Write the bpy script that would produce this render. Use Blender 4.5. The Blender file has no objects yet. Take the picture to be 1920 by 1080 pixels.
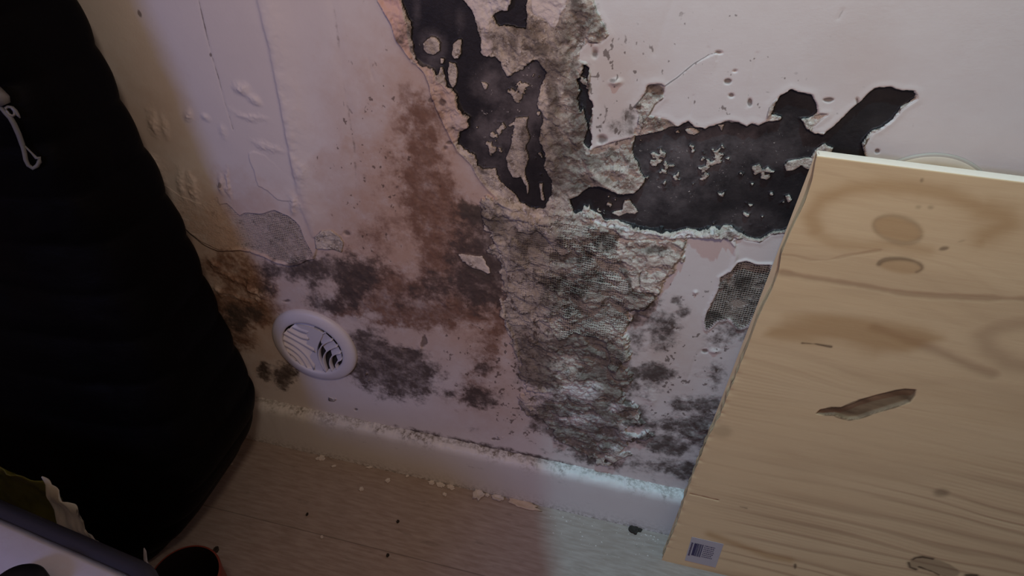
import bpy, bmesh, math, random
import numpy as np
from mathutils import Vector, Matrix

S = bpy.context.scene
C = S.collection
random.seed(4)

# ------------------------------------------------------------------ camera
F_PX, PITCH, YAW, ROLL = 1309.24, 0.664114, -0.232777, 0.026177
CAM = np.array([0.0, -0.5984, 0.8482])
fw = np.array([math.sin(YAW)*math.cos(PITCH), math.cos(YAW)*math.cos(PITCH), -math.sin(PITCH)])
rt0 = np.array([math.cos(YAW), -math.sin(YAW), 0.0]); up0 = np.cross(rt0, fw)
rt = math.cos(ROLL)*rt0 + math.sin(ROLL)*up0
up = -math.sin(ROLL)*rt0 + math.cos(ROLL)*up0
cd = bpy.data.cameras.new('camera'); cam = bpy.data.objects.new('camera', cd); C.objects.link(cam)
cd.sensor_width = 36.0; cd.lens = F_PX/1920*36.0; cd.clip_start = 0.01
M = Matrix.Identity(4)
for i in range(3):
    M[i][0], M[i][1], M[i][2], M[i][3] = rt[i], up[i], -fw[i], CAM[i]
cam.matrix_world = M
S.camera = cam

# ------------------------------------------------------------------ light
S.view_settings.view_transform = 'Standard'; S.view_settings.look = 'None'
S.view_settings.gamma = 1.0; S.view_settings.use_curve_mapping = False
S.view_settings.exposure = 0.0
w = bpy.data.worlds.new('world'); S.world = w; w.use_nodes = True
w.node_tree.nodes['Background'].inputs[0].default_value = (1.0, 0.60, 0.42, 1)
w.node_tree.nodes['Background'].inputs[1].default_value = 0.165

def aim(loc, target):
    return (Vector(target)-Vector(loc)).to_track_quat('-Z', 'Y').to_euler()
def area(name, loc, target, size, energy, col):
    l = bpy.data.lights.new(name, 'AREA'); l.shape = 'DISK'; l.size = size; l.energy = energy; l.color = col
    o = bpy.data.objects.new(name, l); C.objects.link(o); o.location = loc; o.rotation_euler = aim(loc, target); return o
# unseen warm key spot just above the camera, shaped to favour the upper wall
l = bpy.data.lights.new('warm_key_spot', 'SPOT'); l.spot_size = math.radians(104); l.spot_blend = 1.0; l.shadow_soft_size = 0.05
l.energy = 10.0; l.color = (1.0, 0.80, 0.63)
o = bpy.data.objects.new('warm_key_spot', l); C.objects.link(o); o.location = (0.0, -0.62, 1.12); o.rotation_euler = aim((0.0, -0.62, 1.12), (-0.08, 0.0, 0.75))
# violet light coming in from the left, partly shut out by the black coat
area('window_light', (-0.73, -1.38, 0.97), (-0.35, 0.0, 0.35), 0.32, 4.2, (0.32, 0.42, 1.0))
# unseen cool square spot added overhead; its left edge imitates a cast shadow line
n = np.array([1.0, -0.0, 0.0]); e0 = np.array([-0.100, 0.0]); e1 = np.array([-0.071, -0.12])
dxy = (e1-e0)/np.linalg.norm(e1-e0)
n = np.array([-dxy[1], dxy[0], 0.0])                       # horizontal normal of the edge plane, towards +x
sp = np.array([e0[0]+dxy[0]*0.42, e0[1]+dxy[1]*0.42, 2.05])
alpha = math.radians(50)
dwn = np.array([dxy[0]*-1, dxy[1]*-1, 0.0])*0.30 + np.array([0, 0, -1.0]); dwn /= np.linalg.norm(dwn)
Fd = n*math.sin(alpha) + dwn*math.cos(alpha)
Rd = (n - Fd*math.sin(alpha))/math.cos(alpha)
Ud = np.cross(Rd, Fd)
l = bpy.data.lights.new('cool_edge_spot', 'SPOT'); l.use_square = True; l.spot_size = 2*alpha; l.spot_blend = 0.012
l.energy = 58.0; l.color = (0.34, 0.77, 0.97); l.shadow_soft_size = 0.02
o = bpy.data.objects.new('cool_edge_spot', l); C.objects.link(o)
Mx = Matrix.Identity(4)
for i in range(3):
    Mx[i][0], Mx[i][1], Mx[i][2], Mx[i][3] = Rd[i], Ud[i], -Fd[i], sp[i]
o.matrix_world = Mx

# ------------------------------------------------------------------ helpers
def at(px, axis=1, val=0.0):
    """photo pixel -> point where its ray meets the plane axis=val"""
    d = fw*F_PX + rt*(px[0]-960) - up*(px[1]-540)
    return CAM + d*((val-CAM[axis])/d[axis])
def W2(pts, v=0.0):
    return np.array([at(q, 1, v)[[0, 2]] for q in pts])
def F2(pts, v=0.0):
    return np.array([at(q, 2, v)[[0, 1]] for q in pts])
def zz(pts, ox, oy, s):
    return [(ox+a/s, oy+b/s) for a, b in pts]

def obj(name, verts, faces, mat, parent=None, smooth=True, attrs=None):
    me = bpy.data.meshes.new(name)
    me.from_pydata([tuple(map(float, v)) for v in verts], [], faces)
    if smooth: me.polygons.foreach_set('use_smooth', [True]*len(me.polygons))
    me.update()
    if mat: me.materials.append(mat)
    o = bpy.data.objects.new(name, me); C.objects.link(o)
    if parent: o.parent = parent
    return o
def bmobj(name, bm, mat, parent=None, smooth=True):
    bmesh.ops.recalc_face_normals(bm, faces=bm.faces)
    me = bpy.data.meshes.new(name); bm.to_mesh(me); bm.free()
    if smooth: me.polygons.foreach_set('use_smooth', [True]*len(me.polygons))
    me.materials.append(mat)
    o = bpy.data.objects.new(name, me); C.objects.link(o)
    if parent: o.parent = parent
    return o
def tag(o, label, cat, group=None):
    o['label'] = label; o['category'] = cat
    if group: o['group'] = group
    return o
def empty(name, loc, rz=0):
    o = bpy.data.objects.new(name, None); C.objects.link(o); o.location = loc; o.rotation_euler = (0, 0, rz)
    o.empty_display_size = .02
    return o
def grid_obj(name, P, mat, parent=None, attrs=None):
    """P: (nv, nu, 3) array"""
    nv, nu, _ = P.shape
    idx = np.arange(nv*nu, dtype=np.int32).reshape(nv, nu)
    q = np.stack([idx[:-1, :-1], idx[:-1, 1:], idx[1:, 1:], idx[1:, :-1]], -1).reshape(-1, 4)
    me = bpy.data.meshes.new(name)
    me.vertices.add(nv*nu); me.vertices.foreach_set('co', P.reshape(-1).astype(np.float32))
    me.loops.add(q.size); me.loops.foreach_set('vertex_index', q.reshape(-1))
    me.polygons.add(len(q)); me.polygons.foreach_set('loop_start', np.arange(0, q.size, 4, dtype=np.int32))
    me.polygons.foreach_set('loop_total', np.full(len(q), 4, dtype=np.int32))
    me.polygons.foreach_set('use_smooth', np.ones(len(q), dtype=bool))
    me.update(calc_edges=True)
    for k, a in (attrs or {}).items():
        at_ = me.attributes.new(k, 'FLOAT', 'POINT'); at_.data.foreach_set('value', a.reshape(-1).astype(np.float32))
    me.materials.append(mat)
    o = bpy.data.objects.new(name, me); C.objects.link(o)
    if parent: o.parent = parent
    return o
def tube(bm, pts, r, seg=8, closed=False):
    pts = [Vector(p) for p in pts]; n_ = len(pts); rings = []
    rr = r if hasattr(r, '__len__') else [r]*n_
    for i, p in enumerate(pts):
        a = pts[i-1] if (i > 0 or closed) else p
        b = pts[(i+1) % n_] if (i < n_-1 or closed) else p
        t = (b-a).normalized(); u = t.cross(Vector((0.31, 0.2, 0.93))).normalized(); v = t.cross(u)
        rings.append([bm.verts.new(p+(u*math.cos(k*2*math.pi/seg)+v*math.sin(k*2*math.pi/seg))*rr[i]) for k in range(seg)])
    m = n_ if closed else n_-1
    for i in range(m):
        A, B = rings[i], rings[(i+1) % n_]
        for k in range(seg): bm.faces.new((A[k], A[(k+1) % seg], B[(k+1) % seg], B[k]))
    if not closed:
        bm.faces.new(rings[0]); bm.faces.new(rings[-1][::-1])
def lathe(bm, prof, seg=64, cap0=False, cap1=False):
    rings = []
    for r, z in prof:
        rings.append([bm.verts.new((r*math.cos(k*2*math.pi/seg), r*math.sin(k*2*math.pi/seg), z)) for k in range(seg)])
    for A, B in zip(rings, rings[1:]):
        for k in range(seg): bm.faces.new((A[k], A[(k+1) % seg], B[(k+1) % seg], B[k]))
    if cap0: bm.faces.new(rings[0][::-1])
    if cap1: bm.faces.new(rings[-1])
def boxbm(bm, x0, x1, y0, y1, z0, z1, bev=0.0):
    r = bmesh.ops.create_cube(bm, size=1.0)
    for v in r['verts']:
        v.co = Vector(((x0+x1)/2+v.co.x*(x1-x0), (y0+y1)/2+v.co.y*(y1-y0), (z0+z1)/2+v.co.z*(z1-z0)))
    if bev:
        es = list({e for v in r['verts'] for e in v.link_edges})
        bmesh.ops.bevel(bm, geom=es, offset=bev, segments=3, affect='EDGES', profile=.6)

# -- numpy noise and distance fields
def _h(ix, iy, s):
    n_ = (ix.astype(np.int64)*374761393 + iy.astype(np.int64)*668265263 + s*1442695041) & 0xffffffff
    n_ = ((n_ ^ (n_ >> 13))*1274126177) & 0xffffffff
    n_ = n_ ^ (n_ >> 16)
    return (n_ & 0xffff)/65535.0
def vn(x, y, s=0):
    ix = np.floor(x); iy = np.floor(y); fx = x-ix; fy = y-iy
    fx = fx*fx*fx*(fx*(fx*6-15)+10); fy = fy*fy*fy*(fy*(fy*6-15)+10)
    a = _h(ix, iy, s); b = _h(ix+1, iy, s); c = _h(ix, iy+1, s); d = _h(ix+1, iy+1, s)
    return (a+(b-a)*fx)*(1-fy)+(c+(d-c)*fx)*fy
def fbm(x, y, f, o=4, s=0, g=0.5):
    t = 0; a = 1; n_ = 0
    for k in range(o):
        c, sn = math.cos(.7*k+s), math.sin(.7*k+s)
        t = t+a*(vn((x*c-y*sn)*f+13.7*k, (x*sn+y*c)*f+7.1*k, s*17+k)*2-1); n_ += a; a *= g; f *= 2.03
    return t/n_
def sst(a, b, x):
    t = np.clip((x-a)/(b-a), 0, 1); return t*t*(3-2*t)
def pdist(X, Y, poly, closed=True):
    d = np.full(X.shape, 1e9); ins = np.zeros(X.shape, bool); n_ = len(poly)
    for i in range(n_ if closed else n_-1):
        x0, y0 = poly[i]; x1, y1 = poly[(i+1) % n_]
        ex, ey = x1-x0, y1-y0; L = ex*ex+ey*ey+1e-12
        t = np.clip(((X-x0)*ex+(Y-y0)*ey)/L, 0, 1)
        d = np.minimum(d, (X-x0-t*ex)**2+(Y-y0-t*ey)**2)
        if closed and abs(ey) > 1e-12:
            ins ^= ((Y >= y0) != (Y >= y1)) & (X < x0+(Y-y0)*ex/ey)
    d = np.sqrt(d)
    return np.where(ins, d, -d) if closed else d

# ------------------------------------------------------------------ materials
def mat(name):
    m = bpy.data.materials.new(name); m.use_nodes = True
    return m, m.node_tree, m.node_tree.nodes['Principled BSDF']
class NT:
    def __init__(s, nt): s.nt = nt; s.tc = nt.nodes.new('ShaderNodeTexCoord')
    def n(s, t, **k):
        x = s.nt.nodes.new(t)
        for a, b in k.items(): setattr(x, a, b)
        return x
    def l(s, a, b): s.nt.links.new(a, b)
    def attr(s, name): return s.n('ShaderNodeAttribute', attribute_name=name).outputs['Fac']
    def noise(s, scale, detail=5, rough=.6, vec=None, sc=None, dist=0.0):
        x = s.n('ShaderNodeTexNoise'); x.inputs['Scale'].default_value = scale
        x.inputs['Detail'].default_value = detail; x.inputs['Roughness'].default_value = rough
        x.inputs['Distortion'].default_value = dist
        src = vec or s.tc.outputs['Object']
        if sc:
            mp = s.n('ShaderNodeMapping'); mp.inputs['Scale'].default_value = sc; s.l(src, mp.inputs['Vector']); src = mp.outputs[0]
        s.l(src, x.inputs['Vector']); return x.outputs['Fac']
    def math(s, op, a, b=None, c=None):
        x = s.n('ShaderNodeMath', operation=op)
        for i, v in enumerate((a, b, c)):
            if v is None: continue
            if isinstance(v, (int, float)): x.inputs[i].default_value = v
            else: s.l(v, x.inputs[i])
        return x.outputs[0]
    def range(s, v, a, b, c=0.0, d=1.0):
        x = s.n('ShaderNodeMapRange'); x.interpolation_type = 'SMOOTHSTEP'
        for i, q in enumerate((v, a, b, c, d)):
            if isinstance(q, (int, float)): x.inputs[i].default_value = q
            else: s.l(q, x.inputs[i])
        return x.outputs[0]
    def mix(s, f, a, b, blend='MIX'):
        x = s.n('ShaderNodeMix', data_type='RGBA', blend_type=blend)
        if isinstance(f, (int, float)): x.inputs[0].default_value = f
        else: s.l(f, x.inputs[0])
        for i, v in ((6, a), (7, b)):
            if isinstance(v, tuple): x.inputs[i].default_value = (*v, 1)
            else: s.l(v, x.inputs[i])
        return x.outputs[2]
    def ramp(s, v, stops):
        x = s.n('ShaderNodeValToRGB'); e = x.color_ramp.elements
        while len(e) < len(stops): e.new(.5)
        for i, (p, c) in enumerate(stops): e[i].position = p; e[i].color = (*c, 1)
        s.l(v, x.inputs[0]); return x.outputs[0]
    def bump(s, h, strength, dist, nrm=None):
        x = s.n('ShaderNodeBump'); x.inputs['Strength'].default_value = strength; x.inputs['Distance'].default_value = dist
        s.l(h, x.inputs['Height'])
        if nrm: s.l(nrm, x.inputs['Normal'])
        return x.outputs[0]
def simple(name, col, rough=.6, var=.12, scale=60, bump=.0, spec=.3, dist=.001):
    m, nt, b = mat(name); N = NT(nt)
    f = N.noise(scale, 6)
    c1 = tuple(c*(1-var) for c in col); c2 = tuple(min(1, c*(1+var)) for c in col)
    N.l(N.mix(f, c1, c2), b.inputs['Base Color']); b.inputs['Roughness'].default_value = rough
    b.inputs['Specular IOR Level'].default_value = spec
    if bump: N.l(N.bump(f, bump, dist), b.inputs['Normal'])
    return m

# wall: layers chosen by the masks the mesh carries, broken up by noise
def wall_material():
    m, nt, b = mat('mouldy_painted_plaster'); N = NT(nt)
    n1 = N.noise(14, 6, .6); n2 = N.noise(120, 6, .65); n3 = N.noise(420, 4, .7); n4 = N.noise(45, 7, .7)
    paint = N.mix(n1, (.60, .545, .515), (.68, .62, .59))
    paint = N.mix(N.math('MULTIPLY', N.attr('pk'), 1.0), paint, (.62, .40, .35))
    paint = N.mix(N.math('MULTIPLY', N.math('MULTIPLY', N.attr('tn'), N.range(n4, .12, .52)), 1.0), paint, (.48, .32, .235))
    # fine scuffs in the paint
    sc = N.range(N.noise(70, 8, .75, sc=(1.6, 1, .5)), .64, .74); 
    paint = N.mix(N.math('MULTIPLY', sc, .22), paint, (.25, .21, .19))
    ns0 = N.math('ADD', N.math('MULTIPLY', n4, .65), N.math('MULTIPLY', n2, .35))
    def mk(name, amp, lo, hi, ns):
        v = N.math('ADD', N.attr(name), N.math('MULTIPLY', N.math('SUBTRACT', ns, .5), amp))
        return N.range(v, lo, hi)
    gate = lambda a, fac: N.math('MULTIPLY', N.range(N.attr(a), 0.0, .12), fac)
    # soft stains
    br = mk('br', 2.2, .10, .80, ns0); br = N.math('MULTIPLY', gate('br', br), N.range(ns0, .36, .58, .55, 1.0))
    col = N.mix(N.math('MULTIPLY', br, .93), paint, N.mix(n2, (.10, .044, .026), (.25, .135, .088)))
    gr = mk('gr', 2.2, .12, .72, ns0); gr = N.math('MULTIPLY', gate('gr', gr), N.range(ns0, .34, .58, .50, 1.0))
    col = N.mix(N.math('MULTIPLY', gr, .97), col, N.mix(n2, (.030, .021, .019), (.125, .095, .082)))
    # plaster
    pc = N.mix(N.range(n4, .34, .60), (.33, .27, .22), (.66, .575, .49))
    pc = N.mix(N.math('MULTIPLY', N.range(n2, .52, .64), .75), pc, (.13, .095, .072))
    pc = N.mix(N.range(N.math('ADD', n3, N.math('MULTIPLY', n2, .6)), .86, .98), pc, (.72, .66, .60))
    pl = N.range(N.math('ADD', N.attr('pl'), N.math('MULTIPLY', N.math('SUBTRACT', n2, .5), .35)), .4, .6)
    col = N.mix(pl, col, pc)
    # stains that reach over plaster, and shade painted under flakes
    ps = mk('ps', 2.4, .15, .72, ns0); ps = N.math('MULTIPLY', gate('ps', ps), N.range(ns0, .36, .60, .45, 1.0))
    col = N.mix(N.math('MULTIPLY', ps, .88), col, N.mix(n2, (.022, .016, .013), (.15, .115, .09)))
    # woven scrim
    wx = N.n('ShaderNodeTexWave', wave_type='BANDS', bands_direction='X'); wx.inputs['Scale'].default_value = 125; wx.inputs['Distortion'].default_value = 2.2; wx.inputs['Detail'].default_value = 1.5; wx.inputs['Detail Scale'].default_value = .25
    wz = N.n('ShaderNodeTexWave', wave_type='BANDS', bands_direction='Z'); wz.inputs['Scale'].default_value = 125; wz.inputs['Distortion'].default_value = 2.2; wz.inputs['Detail'].default_value = 1.5; wz.inputs['Detail Scale'].default_value = .25
    for x in (wx, wz): N.l(N.tc.outputs['Object'], x.inputs['Vector'])
    wv = N.math('MAXIMUM', N.math('MULTIPLY', wx.outputs['Fac'], .75), wz.outputs['Fac'])
    wva = N.math('MULTIPLY', N.attr('wv'), N.range(n4, .38, .58))
    col = N.mix(N.math('MULTIPLY', N.math('MULTIPLY', N.range(wv, .75, .35), wva), .92), col, (.07, .052, .042))
    # dark wall behind
    dk = N.range(N.math('ADD', N.attr('dk'), N.math('MULTIPLY', N.math('SUBTRACT', n2, .5), .5)), .42, .58)
    dc = N.mix(N.math('MULTIPLY', N.attr('du'), N.range(n4, .2, .8)), N.mix(n4, (.008, .008, .010), (.028, .024, .025)), (.15, .13, .13))
    spk = N.math('MULTIPLY', N.range(N.math('ADD', n3, N.math('MULTIPLY', N.noise(60, 3), .5)), .93, .99), N.attr('sk'))
    dc = N.mix(spk, dc, (.5, .46, .43))
    col = N.mix(dk, col, dc)
    # thin dirt lines and pits
    ln = mk('ln', .6, .35, .7, n2); ln = gate('ln', ln)
    col = N.mix(N.math('MULTIPLY', ln, .72), col, (.08, .05, .038))
    N.l(col, b.inputs['Base Color'])
    rgh = N.mix(dk, (.72, .72, .72), (.45, .45, .45)); N.l(rgh, b.inputs['Roughness'])
    b.inputs['Specular IOR Level'].default_value = .28
    ro = N.attr('ro')
    h = N.math('ADD', N.math('MULTIPLY', n2, N.math('ADD', .05, N.math('MULTIPLY', ro, 1.0))), N.math('MULTIPLY', n3, N.math('ADD', .03, N.math('MULTIPLY', ro, .5))))
    h = N.math('ADD', h, N.math('MULTIPLY', N.math('MULTIPLY', wv, wva), 1.1))
    N.l(N.bump(h, .95, .0034), b.inputs['Normal'])
    return m

# ------------------------------------------------------------------ wall mesh
def axis_coords(segs):
    out = [segs[0][0]]
    for a, b_, st in segs:
        k = max(1, int(round((b_-a)/st))); out += list(a+(b_-a)*(np.arange(k)+1)/k)
    return np.array(out)
xs = axis_coords([(-1.6, -.72, .04), (-.72, -.60, .003), (-.60, .31, .00088), (.31, .56, .004), (.56, 1.6, .04)])
zs = axis_coords([(0.0, .065, .005), (.065, .70, .00088), (.70, .76, .004), (.76, 2.3, .05)])
X, Z = np.meshgrid(xs, zs)
sh = X.shape
w1 = fbm(X, Z, 38, 5, 1, .72); w2 = fbm(X, Z, 60, 4, 2, .75)     # edge raggedness
n_big = fbm(X, Z, 9, 4, 3); n_mid = fbm(X, Z, 40, 4, 4, .55); n_fin = fbm(X, Z, 150, 3, 5, .6)

def sub(poly, pad):
    x0, x1 = poly[:, 0].min()-pad, poly[:, 0].max()+pad; z0, z1 = poly[:, 1].min()-pad, poly[:, 1].max()+pad
    i = np.searchsorted(xs, [x0, x1]); j = np.searchsorted(zs, [z0, z1])
    return (slice(j[0], max(j[1], j[0]+1)), slice(i[0], max(i[1], i[0]+1)))
def region(pts, rag=.0022, pad=.025, ws=0):
    """ragged signed distance to a shape, metres, positive inside"""
    P = W2(pts); D = np.full(sh, -pad)
    sl = sub(P, pad)
    w_ = (w1 if ws == 0 else w2)[sl]
    D[sl] = np.maximum(pdist(X[sl], Z[sl], P), -pad) + w_*rag
    return D
def line(pts, pad=.02, rag=.0):
    P = W2(pts); D = np.full(sh, pad); sl = sub(P, pad)
    D[sl] = np.minimum(pdist(X[sl], Z[sl], P, False), pad)+w1[sl]*rag
    return D
def blob(cx, cy, rx, ry, rot=0.0):
    """soft elliptical stain, 1 at the centre; sizes as they measure in the photo, laid on the wall"""
    c = at((cx, cy))[[0, 2]]
    a = math.radians(rot)
    u = at((cx+rx*math.cos(a), cy+rx*math.sin(a)))[[0, 2]]-c
    v = at((cx-ry*math.sin(a), cy+ry*math.cos(a)))[[0, 2]]-c
    Mi = np.linalg.inv(np.stack([u, v], 1))
    R = max(np.linalg.norm(u), np.linalg.norm(v))*1.8
    P = np.array([c-R, c+R]); sl = sub(P, 0)
    dx = X[sl]-c[0]; dz = Z[sl]-c[1]
    dx = dx+w1[sl]*R*.16+n_mid[sl]*R*.12; dz = dz+w2[sl]*R*.16
    q = np.sqrt((Mi[0, 0]*dx+Mi[0, 1]*dz)**2+(Mi[1, 0]*dx+Mi[1, 1]*dz)**2)
    out = np.zeros(sh); out[sl] = np.clip(1.25-q*.85, 0, 1)*(q < 1.47)
    return out

def bulge(cx, cy, rx, ry, rot, h):
    bq = blob(cx, cy, rx*1.25, ry*1.25, rot); i = bq > 0
    H[i] += h*1.05*bq[i]**1.8*(.85+.35*n_fin[i]+.4*n_mid[i])
H = np.zeros(sh)            # relief towards the room, metres
A = {k: np.zeros(sh) for k in ('tn', 'pk', 'pl', 'br', 'gr', 'ps', 'wv', 'dk', 'du', 'sk', 'ln', 'ro')}
H += n_big*.0008 + n_mid*.00012
st = lambda d, s=.0008: sst(-s, s, d)

# ---- the sheet of paint on the left, lifting along its lower edge
TL = [(-500, -300), (700, -300), (720, 60), (720, 380), (700, 450), (660, 476), (640, 472), (626, 468), (595, 464), (590, 484), (579, 485), (560, 494), (544, 496), (520, 491), (493, 478), (470, 470), (452, 467), (412, 469), (395, 462), (381, 454), (361, 438), (300, 380), (-500, 380)]
d = region(TL, .0008, .10)
H += .0036*st(d)*sst(1.0, 0, sst(-.405+.0, -.33, X)) 
H += .0005*np.exp(-(d/.0025)**2)*(d > -.0012)*(X < -.36)
# smooth ridge where two strips meet
rl = line([(478, -60), (490, 0), (512, 90), (528, 170), (545, 260), (556, 320), (568, 380), (590, 440)], .03)
side = pdist(X, Z, W2([(478, -60), (490, 0), (512, 90), (528, 170), (545, 260), (556, 320), (568, 380), (590, 440), (640, 440), (800, 300), (800, -60)]))
H += .0034*np.where(side > 0, np.exp(-(rl/.016)**2), np.exp(-(rl/.003)**2))*sst(.30, .52, Z)*(.7+.6*n_mid)
H += .0008*sst(.004, -.004, np.where(side > 0, -rl, rl)+w1*.002)*sst(-.30, -.36, X)*np.exp(-(rl/.05)**2)
# exposed scrim patch under it
Pm = [(300, 335), (340, 364), (371, 377), (381, 380), (396, 372), (410, 368), (414, 381), (428, 380), (438, 389), (446, 398), (452, 403), (463, 397), (495, 399), (506, 395), (518, 391), (530, 397), (544, 403), (556, 412), (564, 421), (571, 442), (580, 460), (587, 474), (579, 483), (560, 490), (544, 493), (520, 488), (493, 475), (452, 464), (412, 466), (381, 451), (361, 436), (300, 385)]
d = region(Pm, .0012)
H -= .0030*st(d)*sst(-.515, -.47, X)
A['pl'] = np.maximum(A['pl'], st(d, .001)*.50*sst(-.53, -.47, X)); A['wv'] = np.maximum(A['wv'], st(d-.001)*sst(-.50, -.42, X)*.55); A['ro'] = np.maximum(A['ro'], st(d)*.35)
H += .0004*np.exp(-((d-.0)/.0018)**2)*sst(-.515, -.47, X)
A['ps'] = np.maximum(A['ps'], st(d)*.12)
d = region([(591, 442), (605, 430), (622, 430), (638, 442), (644, 454), (640, 472), (626, 468), (595, 464)], .0018)
A['pl'] = np.maximum(A['pl'], st(d)*.8); A['ro'] = np.maximum(A['ro'], st(d)*.9); H += st(d)*(.0008+n_fin*.0012)
# blisters and small lifted bits in it
for (cx, cy, rx, ry, ro_, h) in [(455, 163, 13, 9, 30, .0045), (478, 183, 14, 6, 35, .003), (355, 214, 6, 10, 0, .0035), (388, 218, 8, 5, 30, .0028), (420, 245, 6, 12, -20, .002),
        (470, 215, 30, 5, 15, .0014), (505, 270, 30, 6, 20, .0016), (345, 345, 8, 26, -10, .002), (368, 350, 8, 26, -10, .0022), (420, 345, 5, 14, -10, .003), (434, 345, 3, 22, -8, .002),
        (290, 228, 9, 22, -15, .003), (310, 235, 6, 20, -10, .002), (278, 300, 26, 12, 20, .0025), (300, 330, 10, 22, -20, .002), (556, 375, 7, 16, -35, .003), (552, 388, 6, 10, 0, .003), (570, 318, 10, 14, 0, .0018), (390, 530, 18, 6, 20, .0)]:
    bulge(cx, cy, rx, ry, ro_, h)
d = region([(470, 285), (478, 280), (500, 290), (520, 310), (545, 330), (560, 345), (560, 372), (545, 375), (525, 372), (505, 355), (488, 345), (484, 335), (480, 315), (472, 300)], .001)
H += .0016*st(d+w1*.001, .0010)*np.exp(-line([(470, 285), (480, 315), (484, 335), (488, 345), (505, 355), (525, 372), (545, 375)], .06)/.012)
A['ln'] = np.maximum(A['ln'], blob(418, 343, 4, 7, -20)*.9)
A['ln'] = np.maximum(A['ln'], blob(267, 25, 4, 11, -25)*.8)
A['ln'] = np.maximum(A['ln'], blob(398, 100, 3, 5, -15)*.8)
for ll, wd, am in [([(372, -20), (388, 50), (400, 100), (412, 140), (425, 190), (440, 240)], .0009, .85), ([(622, -10), (632, 60), (640, 130), (652, 200), (664, 270), (668, 350), (668, 400)], .0030, .58),
                   ([(690, 110), (700, 150)], .0012, .5), ([(1262, 0), (1250, 30), (1238, 70), (1228, 100)], .0018, .42), ([(1300, 180), (1290, 235)], .0008, .4), ([(1420, 100), (1408, 150), (1400, 200)], .001, .35),
                   ([(1580, 20), (1572, 34)], .0012, .6), ([(1332, 590), (1322, 650), (1306, 665)], .0014, .5), ([(1304, 670), (1285, 720)], .001, .45), ([(655, 205), (660, 212)], .002, .7), ([(1328, 90), (1327, 104)], .001, .5)]:
    q = line(ll, .02, .0006); A['ln'] = np.maximum(A['ln'], np.exp(-(q/wd)**2)*am*(.7+.6*n_mid))
    H -= .0003*np.exp(-(q/wd/1.5)**2)

# ---- the big torn-open area
curve = [(700, -80), (710, 0), (735, 40), (745, 75), (757, 92), (768, 108), (775, 117), (787, 122), (797, 135), (806, 160), (811, 180), (822, 205), (835, 235), (848, 262), (858, 282), (872, 295), (885, 308), (893, 325), (905, 343), (925, 365), (945, 378), (975, 390), (998, 400), (1008, 405)]
EX = curve + [(1040, 402), (1100, 400), (1130, 420), (1170, 424), (1220, 434), (1265, 440), (1287, 430), (1312, 437), (1335, 428), (1350, 432), (1375, 428), (1387, 440), (1400, 450), (1425, 455), (1445, 440), (1467, 437), (1500, 440), (1700, 345),
     (1673, 313), (1651, 309), (1628, 301), (1623, 291), (1622, 272), (1636, 250), (1650, 243), (1665, 232), (1690, 207), (1708, 193), (1720, 186), (1718, 176), (1712, 172), (1689, 171), (1669, 165), (1655, 164), (1640, 168.5), (1624, 181), (1612, 193), (1596, 205), (1577, 223), (1563, 236), (1547, 248), (1535, 249), (1520, 248), (1524, 236), (1540, 222), (1550, 215), (1532, 214), (1530, 197), (1522, 179), (1502, 174), (1483, 167), (1465, 179), (1452, 190), (1443, 200), (1437, 228), (1422, 235), (1410, 230), (1400, 238), (1385, 229), (1367, 226), (1347, 232), (1335, 236), (1322, 241), (1302, 238), (1290, 228), (1270, 237), (1250, 224), (1217, 216),
     (1228, 196), (1245, 183), (1247, 162), (1240, 157), (1228, 157), (1213, 160), (1208, 175), (1190, 200), (1198, 215), (1195, 235), (1185, 257), (1165, 262), (1135, 272), (1105, 283), (1107, 250), (1112, 215), (1104, 180), (1107, 150), (1108, 140), (1106, 130), (1100, 118), (1086, 112), (1088, 95), (1100, 80), (1125, 78), (1140, 65), (1132, 45), (1118, 20), (1112, -5), (1110, -80)]
d = region(EX, .0014, .05); dEX = d
inn = st(d)
A['pl'] = np.maximum(A['pl'], inn); A['ro'] = np.maximum(A['ro'], inn*.9)
H += -.0020*inn + inn*(n_mid*.0022+n_fin*.0018) + inn*.0012*(sst(-.02, .0, fbm(X, Z, 48, 4, 98, .62))+sst(.16, .18, fbm(X, Z, 48, 4, 98, .62)))
lip = np.exp(-((d+.0015)/.003)**2)*(d < .0015)
H += .0004*lip
# sharply lifted edge of the left sheet along the curve
q = line(curve[1:], .03, .0006)
H += .0016*np.exp(-(q/.0016)**2)
A['ps'] = np.maximum(A['ps'], np.clip(fbm(X, Z, 26, 5, 9, .6)*1.7, 0, 1)*.50*inn)

# dark wall behind
D1 = [(752, -80), (750, 0), (757, 25), (766, 45), (767, 72), (770, 95), (777, 112), (792, 122), (812, 132), (816, 150), (822, 142), (830, 130), (833, 150), (838, 164), (846, 166), (853, 175), (856, 190), (868, 215), (878, 222), (877, 240), (862, 250), (858, 262), (858, 272), (872, 283), (888, 293), (893, 310), (900, 318), (925, 320), (928, 330), (935, 345), (950, 358), (965, 368), (975, 380), (990, 390), (1003, 397), (1018, 395), (1024, 385),
      (1032, 368), (1032, 345), (1025, 330), (1020, 310), (1020, 290), (1012, 275), (1010, 250), (1016, 225), (1010, 200), (1012, 175), (1016, 155), (1025, 140), (1022, 128), (1010, 116), (997, 114), (985, 122), (975, 132), (962, 135), (952, 140), (940, 130), (940, 118), (925, 110), (905, 109), (899, 100), (900, 82), (902, 70), (897, 50), (890, 32), (880, 15), (868, 0), (868, -80)]
D2 = [(922, 32), (935, 22), (952, 24), (960, 12), (964, -20), (992, -20), (987, 20), (988, 45), (985, 55), (968, 53), (950, 52), (935, 55), (928, 48)]
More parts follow.
